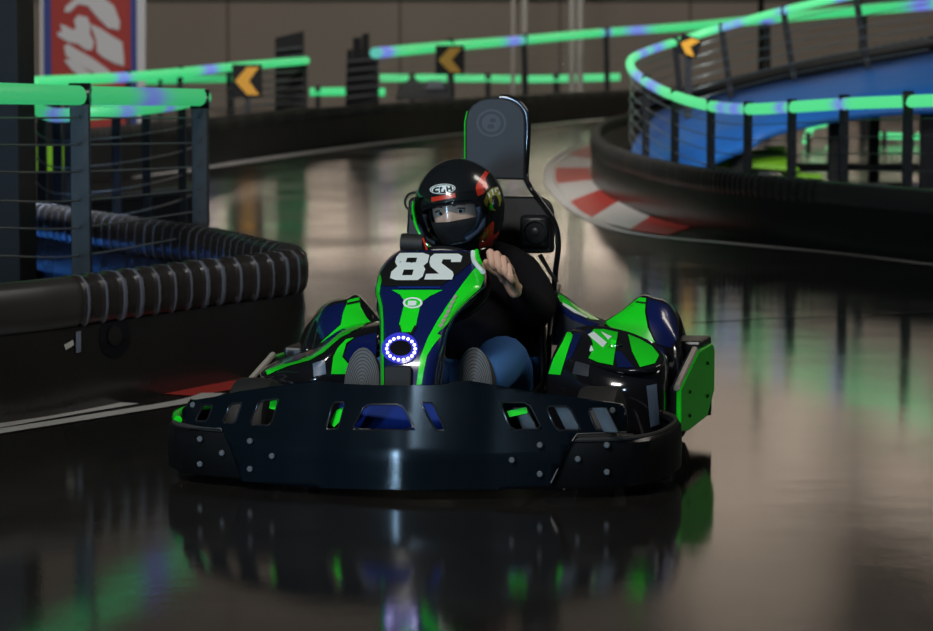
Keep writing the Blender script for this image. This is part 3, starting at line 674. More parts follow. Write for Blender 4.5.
# ---- side pods -----------------------------------------------------
def shell(name, rows, m='gloss', parent=kart, th=.008, nu=6, nv=6):
    bm = bmesh.new(); grid(bm, smoothgrid([Kl(r) for r in rows], nu, nv)); return kobj(name, bm, m, parent, solid=th, off=0, auto=60)
podR = shell('side_pod', [
    [(545, 440, .80), (575, 440, .72), (610, 440, .68), (645, 440, .70), (664, 438, .78), (670, 432, 1.0), (671, 428, 1.15)],
    [(546, 402, .78), (575, 404, .70), (610, 404, .66), (645, 404, .68), (665, 402, .76), (670, 398, 1.0), (671, 396, 1.15)],
    [(548, 375, .77), (578, 380, .70), (615, 382, .67), (647, 381, .69), (664, 374, .77), (668, 368, 1.0), (668, 366, 1.15)],
    [(556, 350, .79), (583, 362, .73), (615, 368, .71), (646, 370, .73), (662, 363, .80), (666, 356, 1.0), (666, 354, 1.15)],
    [(566, 334, .84), (588, 343, .84), (615, 350, .86), (642, 354, .88), (657, 352, .93), (662, 349, 1.05), (663, 348, 1.17)],
    [(573, 329, .95), (592, 333, .98), (612, 337, 1.02), (636, 342, 1.06), (650, 345, 1.10), (657, 346, 1.14), (660, 347, 1.2)]])
fenR = shell('rear_fender', [
    [(598, 352, 1.14), (618, 356, 1.12), (640, 358, 1.10), (656, 366, 1.10), (672, 384, 1.10), (684, 402, 1.14), (688, 410, 1.5)],
    [(599, 330, 1.15), (618, 334, 1.14), (640, 338, 1.12), (656, 344, 1.11), (672, 352, 1.12), (682, 366, 1.15), (687, 380, 1.5)],
    [(602, 323, 1.20), (620, 316, 1.18), (638, 312, 1.17), (652, 314, 1.16), (667, 322, 1.16), (679, 338, 1.2), (686, 345, 1.5)],
    [(606, 324, 1.30), (622, 311, 1.28), (640, 297, 1.26), (654, 299, 1.26), (668, 304, 1.27), (679, 318, 1.32), (684, 332, 1.5)],
    [(612, 327, 1.50), (628, 316, 1.52), (643, 303, 1.54), (656, 304, 1.55), (668, 308, 1.55), (676, 318, 1.55), (680, 334, 1.58)],
    [(616, 350, 1.60), (628, 345, 1.62), (643, 340, 1.63), (656, 340, 1.63), (668, 342, 1.63), (676, 346, 1.62), (680, 352, 1.62)]])
podL = shell('side_pod', [
    [(268, 425, 1.0), (272, 425, .80), (286, 425, .72), (312, 425, .70), (338, 425, .72), (382, 425, .78)],
    [(262, 392, 1.0), (266, 392, .80), (286, 393, .71), (312, 392, .69), (336, 390, .71), (378, 388, .78)],
    [(262, 376, .98), (264, 379, .80), (286, 379, .71), (312, 376, .69), (334, 366, .71), (376, 352, .78)],
    [(264, 370, .98), (265, 372, .81), (287, 368, .74), (312, 361, .73), (341, 340, .76), (381, 330, .84)],
    [(274, 364, 1.02), (280, 361, .95), (296, 356, .92), (314, 350, .93), (345, 329, .98), (381, 322, 1.02)],
    [(285, 361, 1.12), (292, 358, 1.10), (302, 354, 1.10), (318, 346, 1.10), (346, 330, 1.12), (381, 325, 1.15)]])
fenL = shell('rear_fender', [
    [(297, 372, 1.45), (301, 366, 1.14), (312, 362, 1.12), (328, 358, 1.10), (345, 352, 1.10), (362, 345, 1.12), (384, 338, 1.15)],
    [(298, 352, 1.45), (303, 350, 1.14), (314, 348, 1.12), (328, 342, 1.10), (345, 335, 1.11), (362, 333, 1.13), (384, 330, 1.15)],
    [(303, 336, 1.45), (308, 334, 1.19), (317, 326, 1.17), (329, 318, 1.16), (345, 313, 1.17), (361, 315, 1.19), (382, 324, 1.22)],
    [(308, 326, 1.48), (312, 322, 1.30), (320, 311, 1.28), (331, 303, 1.27), (346, 300, 1.27), (359, 297, 1.28), (380, 320, 1.30)],
    [(312, 326, 1.56), (316, 320, 1.54), (324, 312, 1.54), (334, 306, 1.54), (346, 303, 1.54), (357, 301, 1.54), (376, 322, 1.5)],
    [(314, 348, 1.62), (318, 346, 1.62), (326, 343, 1.63), (335, 340, 1.63), (346, 340, 1.63), (356, 340, 1.62), (372, 345, 1.58)]])
# livery
drape('navy_panel', [[(648, 299), (657, 301), (667, 305), (675, 318), (678, 336), (671, 348), (657, 344), (650, 327), (647, 312)]], 'navy', fenR)
drape('green_flash', [[(640, 298), (646, 299), (645, 312), (648, 328), (655, 343), (646, 339), (636, 336), (615, 329), (603, 324), (610, 320), (622, 312), (632, 304)]], 'green', fenR, off=.003)
drape('navy_panel', [[(345, 303), (337, 304), (326, 308), (319, 318), (317, 328), (321, 340), (331, 333), (340, 325), (345, 310)]], 'navy', fenL)
drape('green_flash', [[(359, 298), (348, 301), (343, 314), (341, 325), (330, 335), (318, 346), (311, 354), (325, 352), (345, 338), (362, 332), (376, 329), (366, 318), (360, 307)]], 'green', fenL, off=.003)
drape('pin_stripe', [[(347, 304), (360, 301), (360.5, 303), (347, 306)]], 'board', fenL, off=.005)
drape('pin_stripe', [[(637, 302), (646, 303.5), (646, 305), (636, 303.5)]], 'board', fenR, off=.005)
drape('green_strip', [[(568, 330), (572.5, 336), (561, 375), (549, 374), (554, 359), (563, 342)]], 'green', podR, off=.003)
drape('navy_panel', [[(573, 333), (582, 334), (577, 345), (572, 357), (566, 362), (570, 347)]], 'navy', podR, off=.002)
TP = [(572, 331), (582, 328), (597, 327), (615, 330), (636, 336), (653, 345), (662, 354), (664, 361), (660, 367), (648, 371), (630, 372), (610, 369.5), (592, 365), (580, 359), (573, 350), (570, 340)]
def topy(px, py): return .70 + (373 - py) / 45 * .36 + (.10 if px < 590 else 0) * (590 - px) / 20 * .3
cpt = (615, 350); bm = bmesh.new(); rows = []
TPs = [tuple(v[:2]) for v in crom([(x, y, 0) for x, y in TP], 3, closed=True)]
for f_ in (1.0, .96, .85, .65, .4, .15):
    rr_ = []
    for (x, y) in TPs + [TPs[0]]:
        X, Y = cpt[0] + (x - cpt[0]) * f_, cpt[1] + (y - cpt[1]) * f_; q = K(X, Y, topy(X, Y) - .05); rr_.append(q + Vector((0, 0, .012 * (1 - f_ ** 2))))
    rows.append(rr_)
grid(bm, rows); bmesh.ops.remove_doubles(bm, verts=bm.verts[:], dist=1e-6); bm.faces.new([v for v in bm.verts if len(v.link_faces) == 2 and (v.co - K(*cpt, topy(*cpt) - .05)).length < .05][:0] or [bm.verts.new(K(615 + a, 350 + b, topy(615, 350) - .05) + Vector((0, 0, .008))) for a, b in ((-6, -3), (6, -3), (6, 3), (-6, 3))])
podtop = kobj('pod_top', bm, 'gloss', podR, solid=.012, off=0, bevel=.003, label='glossy oval top of the pod')
drape('green_strip', [[(594, 330), (604, 330), (618, 333), (613, 366), (598, 363), (578, 354), (584, 342)], [(628, 335), (640, 340), (652, 347), (659, 356), (655, 364), (640, 368), (632, 352)]], 'green', podtop, off=.003)
drape('navy_panel', [[(575, 335), (584, 331), (592, 330), (583, 342), (577, 352), (573, 345)]], 'navy', podtop, off=.002)
drape('navy_panel', [[(614, 352), (621, 352), (634, 368), (618, 368)]], 'navy', podtop, off=.002)
drape('white_swoosh', [[(588, 336), (594, 333), (607, 344), (603, 349), (595, 342)], [(601, 333), (612, 338), (608, 341)], [(586, 345), (590, 343), (594, 352), (590, 353)]], 'white', podtop, off=.005)
drape('intake_panel', [[(576, 362), (590, 366), (589, 377), (573, 374)]], 'pad', podR, off=.004)
drape('gloss_streak', [[(646, 386), (656, 384), (659, 424), (650, 427)]], 'strip', podR, off=.003)  # vertical gloss of the pod side, painted as a blue-grey strip
drape('green_strip', [[(331, 374), (347, 374), (348, 364), (342, 357), (346, 344), (354, 338), (346, 340), (338, 348), (333, 357)]], 'green', podL, off=.003)
drape('green_strip', [[(266, 371), (287, 363), (311, 357), (325, 347), (343, 331), (366, 325), (340, 339), (324, 353), (310, 361), (288, 367), (268, 375)]], 'green', podL, off=.003)
drape('navy_panel', [[(348, 345), (356, 338), (376, 333), (376, 354), (360, 358), (349, 362), (344, 356)]], 'navy', podL, off=.002)
drape('navy_panel', [[(283, 361), (300, 355), (308, 354), (300, 361), (284, 365)]], 'navy', podL, off=.004)
drape('intake_panel', [[(313, 364), (325, 360), (326, 374), (314, 377)]], 'strip', podL, off=.003)  # intake painted in the blue-grey of its highlight
# seat side cover on the right
bm = bmesh.new(); grid(bm, smoothgrid([Kl(r) for r in [
    [(553, 345, 1.10), (572, 345, 1.05), (590, 346, 1.0), (604, 347, 1.0)],
    [(554, 310, 1.14), (568, 318, 1.08), (588, 328, 1.02), (604, 332, 1.0)],
    [(555, 293, 1.22), (566, 303, 1.16), (584, 318, 1.10), (604, 325, 1.06)],
    [(556, 291, 1.32), (568, 299, 1.28), (586, 313, 1.24), (606, 322, 1.2)]]], 6, 6)); cov = kobj('seat_side_cover', bm, 'pad', solid=.008, off=0)
drape('green_strip', [[(556, 292), (563, 297), (578, 308), (592, 316), (600, 321), (590, 320), (574, 313), (560, 302)]], 'green', cov, off=.003)
drape('navy_panel', [[(558, 303), (574, 315), (590, 322), (600, 325), (590, 327), (572, 320), (558, 309)]], 'navy', cov, off=.003)
drape('white_swoosh', [[(563, 303.5), (576, 312), (588, 318.5), (586, 319.5), (574, 314), (563, 306)]], 'white', cov, off=.005)
# rear side guard boards
def guard(s, parent=kart):
    x = .672 if s > 0 else -.672; dz = 0 if s > 0 else -.045; ye = 1.46
    bm = bmesh.new(); prism(bm, [(x, .80, .10 + dz), (x, .80, .225 + dz), (x, 1.14, .300 + dz), (x, ye - .05, .300 + dz), (x, ye, .28 + dz), (x, ye, .15 + dz), (x, 1.32, .085), (x, .95, .085)], (-.016 * s, 0, 0)); g = kobj('side_guard', bm, 'green', smooth=False, bevel=.004, label='green side guard board')
    bm = bmesh.new(); prism(bm, [(x - .0165 * s, .80, .10 + dz), (x - .0165 * s, .80, .222 + dz), (x - .0165 * s, 1.14, .296 + dz), (x - .0165 * s, ye, .276 + dz), (x - .0165 * s, ye, .15 + dz), (x - .0165 * s, 1.32, .09), (x - .0165 * s, .95, .09)], (-.02 * s, 0, 0)); kobj('guard_backing', bm, 'black', g, smooth=False, bevel=.003)
    bm = bmesh.new(); tube(bm, [(x - .014 * s, .795, .228 + dz), (x - .014 * s, 1.14, .306 + dz)], .010, 8); kobj('guard_rail_cap', bm, 'cap', g)
    bm = bmesh.new(); box(bm, (x - .07 * s, 1.36, .285 + dz), (.12, .20, .07)); kobj('guard_bracket', bm, 'black', g, smooth=False, bevel=.01)
    for y, z in ((.95, .13), (.95, .2), (1.3, .15), (1.3, .25)):
        bm = bmesh.new(); lathe(bm, [(.006, 0), (.006, .004 * s), (.004, .006 * s)], 12, 'X', (x, y, z + dz)); kobj('bolt', bm, 'black', g)
guard(1); guard(-1)
bm = bmesh.new(); grid(bm, [[(x, y, z) for (x, y) in [(-.66, 1.47), (-.64, 1.62), (-.5, 1.70), (0, 1.72), (.5, 1.70), (.64, 1.62), (.66, 1.47)]] for z in (.07, .2)]); kobj('rear_bumper', bm, 'black', solid=.03)
# ---- nose fairing --------------------------------------------------
LV = [(402, 381.5, 434, .185), (386, 381.5, 436, .20), (366, 381.5, 438.5, .215), (349, 381, 443.5, .24), (332, 381, 447.5, .28), (316, 380.5, 456, .33), (305, 379.5, 466, .37), (292, 376.5, 480, .42), (285, 377, 484.5, .45), (273, 380, 485, .52), (262, 387, 481, .585), (251.5, 399, 473, .65)]
rows = []
for py, a, b, y in LV:
    row = []
    for t, d in ((0, .085), (.035, .035), (.12, .010), (.3, .001), (.5, 0), (.7, .001), (.88, .010), (.965, .035), (1, .085)):
        row.append(K(a + (b - a) * t, py, y + d))
    rows.append(row)
bm = bmesh.new(); grid(bm, smoothgrid(rows, 4, 6)); nose = kobj('nose_fairing', bm, 'navy', solid=.008, off=0, auto=60)
drape('number_board', [[(400, 252.5), (470, 253), (472, 262), (462, 271), (454, 277), (447, 282), (441, 286.5), (384.5, 286.5), (380.5, 283), (380.5, 273), (388, 264)]], 'board', nose, off=.002)
def zA(l): return [(360 + x / 3.7125, 230 + y / 3.7125) for x, y in l]
nb = [c for c in nose.children if c.name.startswith('number_board')][0]
drape('digit_two', [zA([(277, 93), (366, 93), (380, 103), (374, 124), (338, 124), (339, 114), (308, 114), (303, 128), (345, 160), (348, 172), (342, 189), (239, 189), (246, 168), (294, 167), (262, 140), (258, 125), (262, 105)])], 'white', nose, off=.0045, label='white mirrored digit two')
drape('digit_eight', [zA([(150, 90), (235, 90), (258, 98), (252, 125), (236, 138), (243, 150), (233, 178), (214, 191), (135, 191), (113, 183), (118, 160), (140, 140), (132, 125), (137, 105)])], 'white', nose, holes=(zA([(176, 108), (213, 108), (208, 125), (171, 125)]), zA([(164, 152), (200, 152), (194, 173), (157, 173)])), off=.0045, label='white digit eight')
# green edge line, green centre blade, green right stripe
drape('green_edge', [[(380.5, 273), (377, 286), (376.5, 294), (380, 306), (381.5, 322), (381.5, 385), (384.5, 385), (384, 322), (383, 306), (380, 294), (381, 286), (382, 281)]], 'green', nose, off=.002)
drape('green_blade', [[(392, 290.5), (443, 290.5), (431, 296), (421, 303), (419, 312), (416, 326), (412, 334), (401, 334), (399, 326), (403, 310), (405, 302), (400, 295)]], 'green', nose, off=.002)
drape('blade_dark_line', [[(399, 326), (401, 335), (413, 335), (417, 327), (415, 326), (411, 333), (402, 333), (400.5, 326)]], 'board', nose, off=.004)  # dark line round the foot of the green blade
drape('green_stripe', [[(479, 264), (483, 268), (484, 279), (480, 288), (470, 297), (456, 311), (447, 324), (437, 334), (441, 336), (433, 346), (427, 356), (424, 370), (421.5, 385), (416.5, 385), (420, 358), (428, 338), (438, 320), (449, 303), (462, 285), (472, 272)]], 'green', nose, off=.002)
drape('stripe_lettering', [[(455 + k * -2.4, 296 + k * 4.6), (457.4 + k * -2.4, 297.5 + k * 4.6), (454.8 + k * -2.4, 301.0 + k * 4.6), (452.6 + k * -2.4, 299.4 + k * 4.6)] for k in range(7)], 'cap', nose, off=.005)
drape('logo_badge', [ell(413, 304, 9.8, 5.6)], 'white', nose, holes=([tuple(p) for p in ell(413, 304, 7.6, 4.0)],), off=.0045)
drape('logo_badge', [zA([(180, 268), (206, 268), (214, 273), (208, 276), (212, 281), (204, 286), (178, 286)])], 'white', nose, off=.005)
drape('navy_trim', [[(398, 287.5), (441, 287.5), (440, 289), (399, 289)]], 'bluep', nose, off=.004)
# ring lamp
def hit(target, px, py, off=.001):
    Wt = WM[target.name]; bv = BVHTree.FromPolygons([Wt @ v.co for v in target.data.vertices], [list(p.vertices) for p in target.data.polygons])
    r = ray(px, py); l, n_, _, _ = bv.ray_cast(CAMP, r)
    return KI @ (l - r * off) if l is not None else K(px, py, .25)
disc = drape('ring_lamp', [ell(401, 349, 17.5, 15.2)], 'leddisc', nose, off=.006)
drape('ring_lamp_centre', [ell(401, 348.5, 10.8, 7.6)], 'gloss', disc, off=.003)
for k in range(18):
    a = 2 * math.pi * k / 18; x = 401 + 14.2 * math.cos(a); y = 348.8 + 11.2 * math.sin(a)
    t = (y - 332) / 17; ym = .28 - .04 * t
    bm = bmesh.new(); ball(bm, hit(disc, x, y), (.0047, .004, .0047), 10); kobj('led', bm, 'led', disc)
bm = bmesh.new(); prism(bm, [K(385, 392, .19), K(385, 367, .203), K(387, 365.5, .205), K(410, 365.5, .205), K(412, 367, .203), K(412, 392, .19)], (0, -.012, 0)); kobj('nose_vent', bm, 'board', nose, smooth=False, bevel=.003)
# right ear of the fairing
bm = bmesh.new(); tube(bm, crom([K(473, 252, .63), K(473.5, 259, .60), K(476, 264, .56), K(483, 272, .50)], 5), .007, 10); kobj('fairing_edge', bm, 'white', nose)
bm = bmesh.new(); tube(bm, crom([K(476.5, 251, .64), K(478, 258, .60), K(480, 263, .57)], 5), .007, 10); kobj('fairing_edge', bm, 'green', nose)
# steering column and supports beneath the fairing
for x0, y0, x1, y1 in ((439, 348, 437, 386), (445, 344, 440, 386)):
    bm = bmesh.new(); tube(bm, [K(x0, y0, .36), K(x1, y1, .30)], .0035, 8); kobj('support_rod', bm, 'steel')
bm = bmesh.new(); tube(bm, [K(425, 380, .35), K(436, 286, .76)], .016, 10); kobj('steering_column', bm, 'dsteel')
# steering wheel
sw_c = K(437, 286, .77); R = Matrix.Rotation(math.radians(-38), 3, 'X')
bm = bmesh.new(); pts = [sw_c + R @ Vector((.148 * math.cos(a), 0, .125 * math.sin(a))) for a in [2 * math.pi * k / 40 for k in range(40)]]
tube(bm, pts, .0145, 10, closed=True); sw = kobj('steering_wheel', bm, 'black')
bm = bmesh.new()
for a in (0.15, math.pi - .15, -math.pi / 2): tube(bm, [sw_c, sw_c + R @ Vector((.14 * math.cos(a), 0, .118 * math.sin(a)))], .010, 8)
kobj('spokes', bm, 'dsteel', sw)
bm = bmesh.new(); ball(bm, sw_c, (.05, .03, .05)); kobj('wheel_hub', bm, 'black', sw)
# small cylindrical housing at the left of the helmet
bm = bmesh.new(); a, b = K(402, 243, .80), K(424, 244, .80); tube(bm, [a, b], .028, 20); cy = kobj('camera_pod', bm, 'rubber', label='black cylindrical housing beside the helmet')
bm = bmesh.new(); tube(bm, [K(423, 238, .775), K(427, 250, .775)], .003, 6); kobj('red_trim', bm, 'red', cy)
# ---- pedals / shoes rests -----------------------------------------
for s in (-1, 1):
    bm = bmesh.new(); box(bm, (s * .13, .42, .16), (.07, .012, .14), Matrix.Rotation(.3, 3, 'X')); tube(bm, [(s * .13, .43, .07), (s * .13, .42, .14)], .008, 8); kobj('pedal', bm, 'steel', smooth=False)
# ---- seat and headrest --------------------------------------------
bm = bmesh.new(); srows = []
for z, y, w_, dp in ((.075, 1.02, .19, .0), (.085, 1.12, .20, .0), (.12, 1.24, .21, .03), (.25, 1.33, .205, .08), (.36, 1.37, .19, .09), (.46, 1.40, .16, .05), (.52, 1.41, .13, .02)):
    srows.append([(w_ * t, y - dp * 1.6 * abs(t) ** 3 - (0.12 if abs(t) > .99 else 0), z + .10 * abs(t) ** 4 * (1 if z < .4 else .1)) for t in (-1, -.9, -.6, -.3, 0, .3, .6, .9, 1)])
grid(bm, smoothgrid(srows, 3, 4)); seat = kobj('seat', bm, 'seat', solid=.012)
HY = 1.44
ho = [(465, 178), (465, 122), (467, 112), (472, 105), (480, 100), (490, 98), (503, 98), (513, 101), (521, 108), (525, 117), (525.5, 128), (525, 180)]
bm = bmesh.new(); prism(bm, Kl([(x, y, HY) for x, y in ho]), (0, .035, 0)); hr = kobj('headrest', bm, 'pad', bevel=.006, smooth=True, label='blue grey padded headrest plate')
drape('headrest_crest', [ell(491.5, 123, 15, 14, 36)], 'emboss', hr, holes=(ell(491.5, 123, 12.5, 11.6, 36),), off=.001)
drape('headrest_crest', [ell(491.5, 123, 9.5, 9, 36)], 'emboss', hr, holes=(ell(493, 120.5, 3.2, 2.2, 16), ell(491, 126.5, 3.6, 2.4, 16)), off=.001)
bm = bmesh.new(); tube(bm, Kl([(464.8, 180, HY + .0), (464.8, 122, HY), (467, 111, HY)]), .0022, 8); kobj('green_edge', bm, 'green', hr)  # green glow on the plain headrest edge, painted as a thin line
bp = [(406, 206), (410, 196), (424, 192), (470, 180), (524, 196), (545, 199), (551, 208), (552, 252), (405, 255)]
bm = bmesh.new(); prism(bm, Kl([(405, 256, 1.40), (408, 200, 1.42), (414, 196, 1.42), (540, 197, 1.42), (549, 203, 1.42), (552, 212, 1.42), (552, 253, 1.40)]), (0, .045, 0)); bp = kobj('back_panel', bm, 'seat', bevel=.008, label='black padded back panel behind the shoulders')
bm = bmesh.new(); c = K(535, 232, 1.40); box(bm, c, (.096, .03, .108)); spk = kobj('round_pod', bm, 'black', bp, bevel=.016)
bm = bmesh.new(); c = K(535, 232, 1.385); lathe(bm, [(.040, .01), (.040, -.004), (.034, -.008), (.030, .0), (.014, .004), (.012, -.004), (.006, -.006)], 28, 'Y', c); kobj('pod_ring', bm, 'dsteel', bp)
for l in ([(500, 97.5), (509, 98), (519, 103), (526.5, 113), (528, 126), (527, 152), (526, 176), (530, 187), (541, 202), (552, 218), (557.5, 234), (558, 250), (555.5, 272), (553, 300), (549, 345), (548, 390)],):
    bm = bmesh.new(); tube(bm, crom(Kl([(x, y, HY - .045 + .06 * (y < 185)) for x, y in l]), 6), .0092, 12); kobj('roll_hoop', bm, 'gloss')
bm = bmesh.new(); tube(bm, crom(Kl([(x, y, HY + .03) for x, y in [(470, 176), (462, 186), (450, 197), (430, 210), (416, 230), (414, 262), (416, 330)]]), 6), .0125, 12); kobj('roll_hoop', bm, 'gloss')
bm = bmesh.new(); tube(bm, crom(Kl([(414, 212, 1.36), (407, 208, 1.36), (405, 201, 1.36), (409, 194, 1.36), (416, 192, 1.36)]), 6), .004, 8); kobj('wire_loop', bm, 'black', bp)
bm = bmesh.new(); grid(bm, [[K(538, 256, 1.3), K(542, 254, 1.3)], [K(548, 272, 1.28), K(551, 270, 1.28)], [K(556, 284, 1.26), K(559, 281, 1.26)]]); kobj('belt', bm, 'board', seat, solid=.003)
bm = bmesh.new(); tube(bm, crom(Kl([(560, 285, 1.2), (554, 310, 1.15), (550, 335, 1.0)]), 6), .004, 6); kobj('cable', bm, 'steel', seat)
# ---- engine block at the right behind the seat (dark mass) ----------
bm = bmesh.new(); box(bm, (.36, 1.30, .22), (.20, .34, .22)); kobj('battery_box', bm, 'black', smooth=False, bevel=.02)
bm = bmesh.new(); box(bm, (-.36, 1.30, .20), (.20, .34, .20)); kobj('battery_box', bm, 'black', smooth=False, bevel=.02)
# ================================================================== DRIVER
person = empty('person', KM @ Matrix.Translation((0, 1.15, .09)), 'driver in black jacket, blue jeans and black and red helmet, gripping the kart steering wheel', 'person')
def pobj(name, bm, m, parent=person, **k): return obj(name, bm, m, parent, KM, **k)
def skin(name, verts, edges, radii, m, parent=person, extra=None, sub=2, root=0):
    me = bpy.data.meshes.new(name); me.from_pydata([tuple(v) for v in verts], edges, []); o = bpy.data.objects.new(name, me); C.objects.link(o)
    o.modifiers.new('k', 'SKIN'); me.skin_vertices[0].data  # layer exists after adding the modifier
    for i, r in enumerate(radii):
        r = r if isinstance(r, tuple) else (r, r); me.skin_vertices[0].data[i].radius = r; me.skin_vertices[0].data[i].use_root = (i == root)
    s = o.modifiers.new('u', 'SUBSURF'); s.levels = sub; s.render_levels = sub
    bpy.context.view_layer.update(); dg = bpy.context.evaluated_depsgraph_get()
    me2 = bpy.data.meshes.new_from_object(o.evaluated_get(dg)); bpy.data.objects.remove(o)
    bm = bmesh.new(); bm.from_mesh(me2)
    if extra: extra(bm)
    return pobj(name, bm, m, parent, auto=180)
HD = K(458, 206, 1.02)                                     # head centre
chest = K(470, 275, 1.14); neck = K(462, 245, 1.08); belly = Vector((.0, 1.16, .27)); pel = Vector((0, 1.10, .17))
shR = K(527, 276, 1.12); shL = K(415, 274, 1.12)
elR = K(538, 318, .98); elL = K(392, 312, .98)
haR = K(512, 285, .84); haL = K(402, 292, .82)
hipR = Vector((.10, 1.06, .17)); hipL = Vector((-.10, 1.06, .17))
knR = K(502, 357, .80); knL = K(407, 366, .80)
anR = K(482, 384, .47); anL = K(362, 388, .47)
V = [pel, belly, chest, neck, HD + Vector((0, .03, -.06)), shR, elR, haR, shL, elL, haL, hipR, knR, anR, hipL, knL, anL]
E = [(0, 1), (1, 2), (2, 3), (3, 4), (2, 5), (5, 6), (6, 7), (2, 8), (8, 9), (9, 10), (0, 11), (11, 12), (12, 13), (0, 14), (14, 15), (15, 16)]
def hand(bm, w, d, thumb, flip=1):
    """a hand closed on the rim: w wrist, d direction wrist->knuckles (three axes given as matrix)"""
    def Q(x, y, z): return w + d @ Vector((x * flip, y, z))
    limb(bm, [Q(0, 0, -.01), Q(0, 0, .03), Q(0, -.004, .072)], [.019, .024, .021], 12, 4)
    limb(bm, [Q(-.020, 0, .02), Q(-.024, -.003, .07)], [.016, .0125], 10, 4)
    limb(bm, [Q(.020, 0, .02), Q(.024, -.003, .072)], [.016, .0125], 10, 4)
    for k, (x, L) in enumerate(((-.031, .82), (-.0105, .97), (.0105, 1.0), (.031, .92))):
        limb(bm, [Q(x, -.004, .070), Q(x * 1.03, -.012, .070 + .038 * L), Q(x, -.040 * L, .070 + .050 * L), Q(x * .95, -.058 * L, .070 + .026 * L)], [.0098, .0088, .0080, .0068], 10, 4)
    limb(bm, [Q(.024, -.006, .015), Q(.046, -.020, .038), Q(.050, -.042, .058), Q(.042, -.056, .074)], [.0125, .011, .0095, .008], 10, 4)
def extra(bm):
    # hands: x across the knuckles, -y towards the palm, z along the hand
    kn = K(502, 263, .815)
    limb(bm, [haR + (haR - kn) * .3, haR.lerp(kn, .4), kn], [.021, .024, .023], 12, 4)
    limb(bm, [haR.lerp(kn, .3) + Vector((-.012, 0, -.0)), K(495, 259, .81)], [.018, .015], 10, 4)
    limb(bm, [haR.lerp(kn, .3) + Vector((.010, 0, -.01)), K(507, 270, .81)], [.017, .014], 10, 4)
    for (kx, ky, L) in ((490, 252.5, .9), (496.6, 254.5, 1.05), (502.8, 259, 1.05), (508.2, 266.5, .85)):
        limb(bm, [K(kx + 3, ky + 5, .81), K(kx, ky, .770), K(kx + 2.2 * L, ky + 11.5 * L, .748), K(kx + 5.2 * L, ky + 17.5 * L, .757)], [.0118, .0115, .0104, .0088], 12, 5)
    limb(bm, [haR.lerp(kn, .35), K(497, 272, .82), K(489, 268, .80), K(486, 262, .785)], [.016, .0125, .0105, .009], 10, 4)
    zL = (K(404, 272, .79) - haL).normalized(); xL = (Vector((.78, -.1, .60))).normalized(); yL = zL.cross(xL).normalized(); xL = yL.cross(zL)
    hand(bm, haL + zL * .004, Matrix((xL, yL, zL)).transposed(), 1, 1)
body = skin('body', V, E, [(.12, .10), (.115, .09), (.14, .09), .055, .055, .060, .040, .026, .060, .040, .026, .08, .055, .040, .08, .055, .040], 'skin', extra=extra)
# jacket
bk = chest.lerp(belly, .5)
shR2 = shR + Vector((-.02, 0, .0)); shL2 = shL + Vector((.02, 0, 0))
V2 = [belly + Vector((0, 0, -.06)), bk, chest, neck + Vector((0, .01, -.02)), shR2, elR, haR.lerp(elR, .03), shL2, elL, haL.lerp(elL, .18), shR2.lerp(elR, .5) + Vector((.015, .01, 0)), elR.lerp(haR, .5)]
E2 = [(0, 1), (1, 2), (2, 3), (2, 4), (4, 10), (10, 5), (5, 11), (11, 6), (2, 7), (7, 8), (8, 9)]
jk = skin('jacket', V2, E2, [(.15, .12), (.155, .12), (.165, .115), .075, .082, .060, .036, .082, .064, .042, .074, .052], 'jacket', root=1)
# jeans
V3 = [pel + Vector((0, 0, .02)), hipR, hipR.lerp(knR, .5) + Vector((0.01, 0, .01)), knR, knR.lerp(anR, .5) + Vector((.004, .0, -.01)), anR, hipL, hipL.lerp(knL, .5), knL, knL.lerp(anL, .5), anL]
E3 = [(0, 1), (1, 2), (2, 3), (3, 4), (4, 5), (0, 6), (6, 7), (7, 8), (8, 9), (9, 10)]
skin('jeans', V3, E3, [(.15, .11), .095, .088, .082, .066, .054, .095, .085, .073, .062, .052], 'denim')
# shoes seen sole-on
def shoe(cx, cy, y, rot=0, w=.053):
    c = K(cx, cy, y); T = KM @ Matrix.Translation(c) @ Matrix.Rotation(rot, 4, 'Y') @ Matrix.Rotation(math.radians(-20), 4, 'X')
    n = 28; out = []
    for k in range(n):
        a = 2 * math.pi * k / n; z = math.sin(a) * .135; x = math.cos(a) * w * (1.0 + .10 * math.sin(a)) * (1 - .10 * math.exp(-((z + .02) / .04) ** 2))
        out.append((x, z))
    bm = bmesh.new(); prism(bm, [(x, 0, z) for x, z in out], (0, .022, 0)); s = obj('shoe', bm, 'shoe', person, T, bevel=.004)
    bm = bmesh.new()
    for j, (k1, yy) in enumerate(((1.0, .020), (1.0, .045), (.9, .07), (.62, .10), (.4, .13))):
        pass
    rows = []
    for k1, k2, yy, zo in ((1.0, 1.0, .018, 0), (1.02, 1.0, .035, 0), (.97, .93, .055, -.005), (.85, .70, .080, -.03), (.75, .50, .11, -.05), (.74, .40, .15, -.05)):
        rows.append([(x * k1, yy, z * k2 + zo) for x, z in out] + [(out[0][0] * k1, yy, out[0][1] * k2 + zo)])
    grid(bm, rows); bmesh.ops.remove_doubles(bm, verts=bm.verts[:], dist=1e-5); obj('shoe_upper', bm, 'shoe', s, T, solid=.003)
    # sole with rings of tread
    bm = bmesh.new(); prism(bm, [(x * 1.0, -.008, z * 1.0) for x, z in out], (0, .009, 0)); so = obj('sole', bm, 'sole', s, T, bevel=.003)
    bm = bmesh.new()
    for q in (.93, .84, .75, .66, .57, .48, .39, .30, .21, .12): tube(bm, [(x * q, -.0085, z * q + .02 * (1 - q)) for x, z in out], .0011, 6, closed=True)
    obj('tread', bm, 'shoe', so, T)
shoe(362, 394, .43, -.06); shoe(475, 394, .43, -.12)
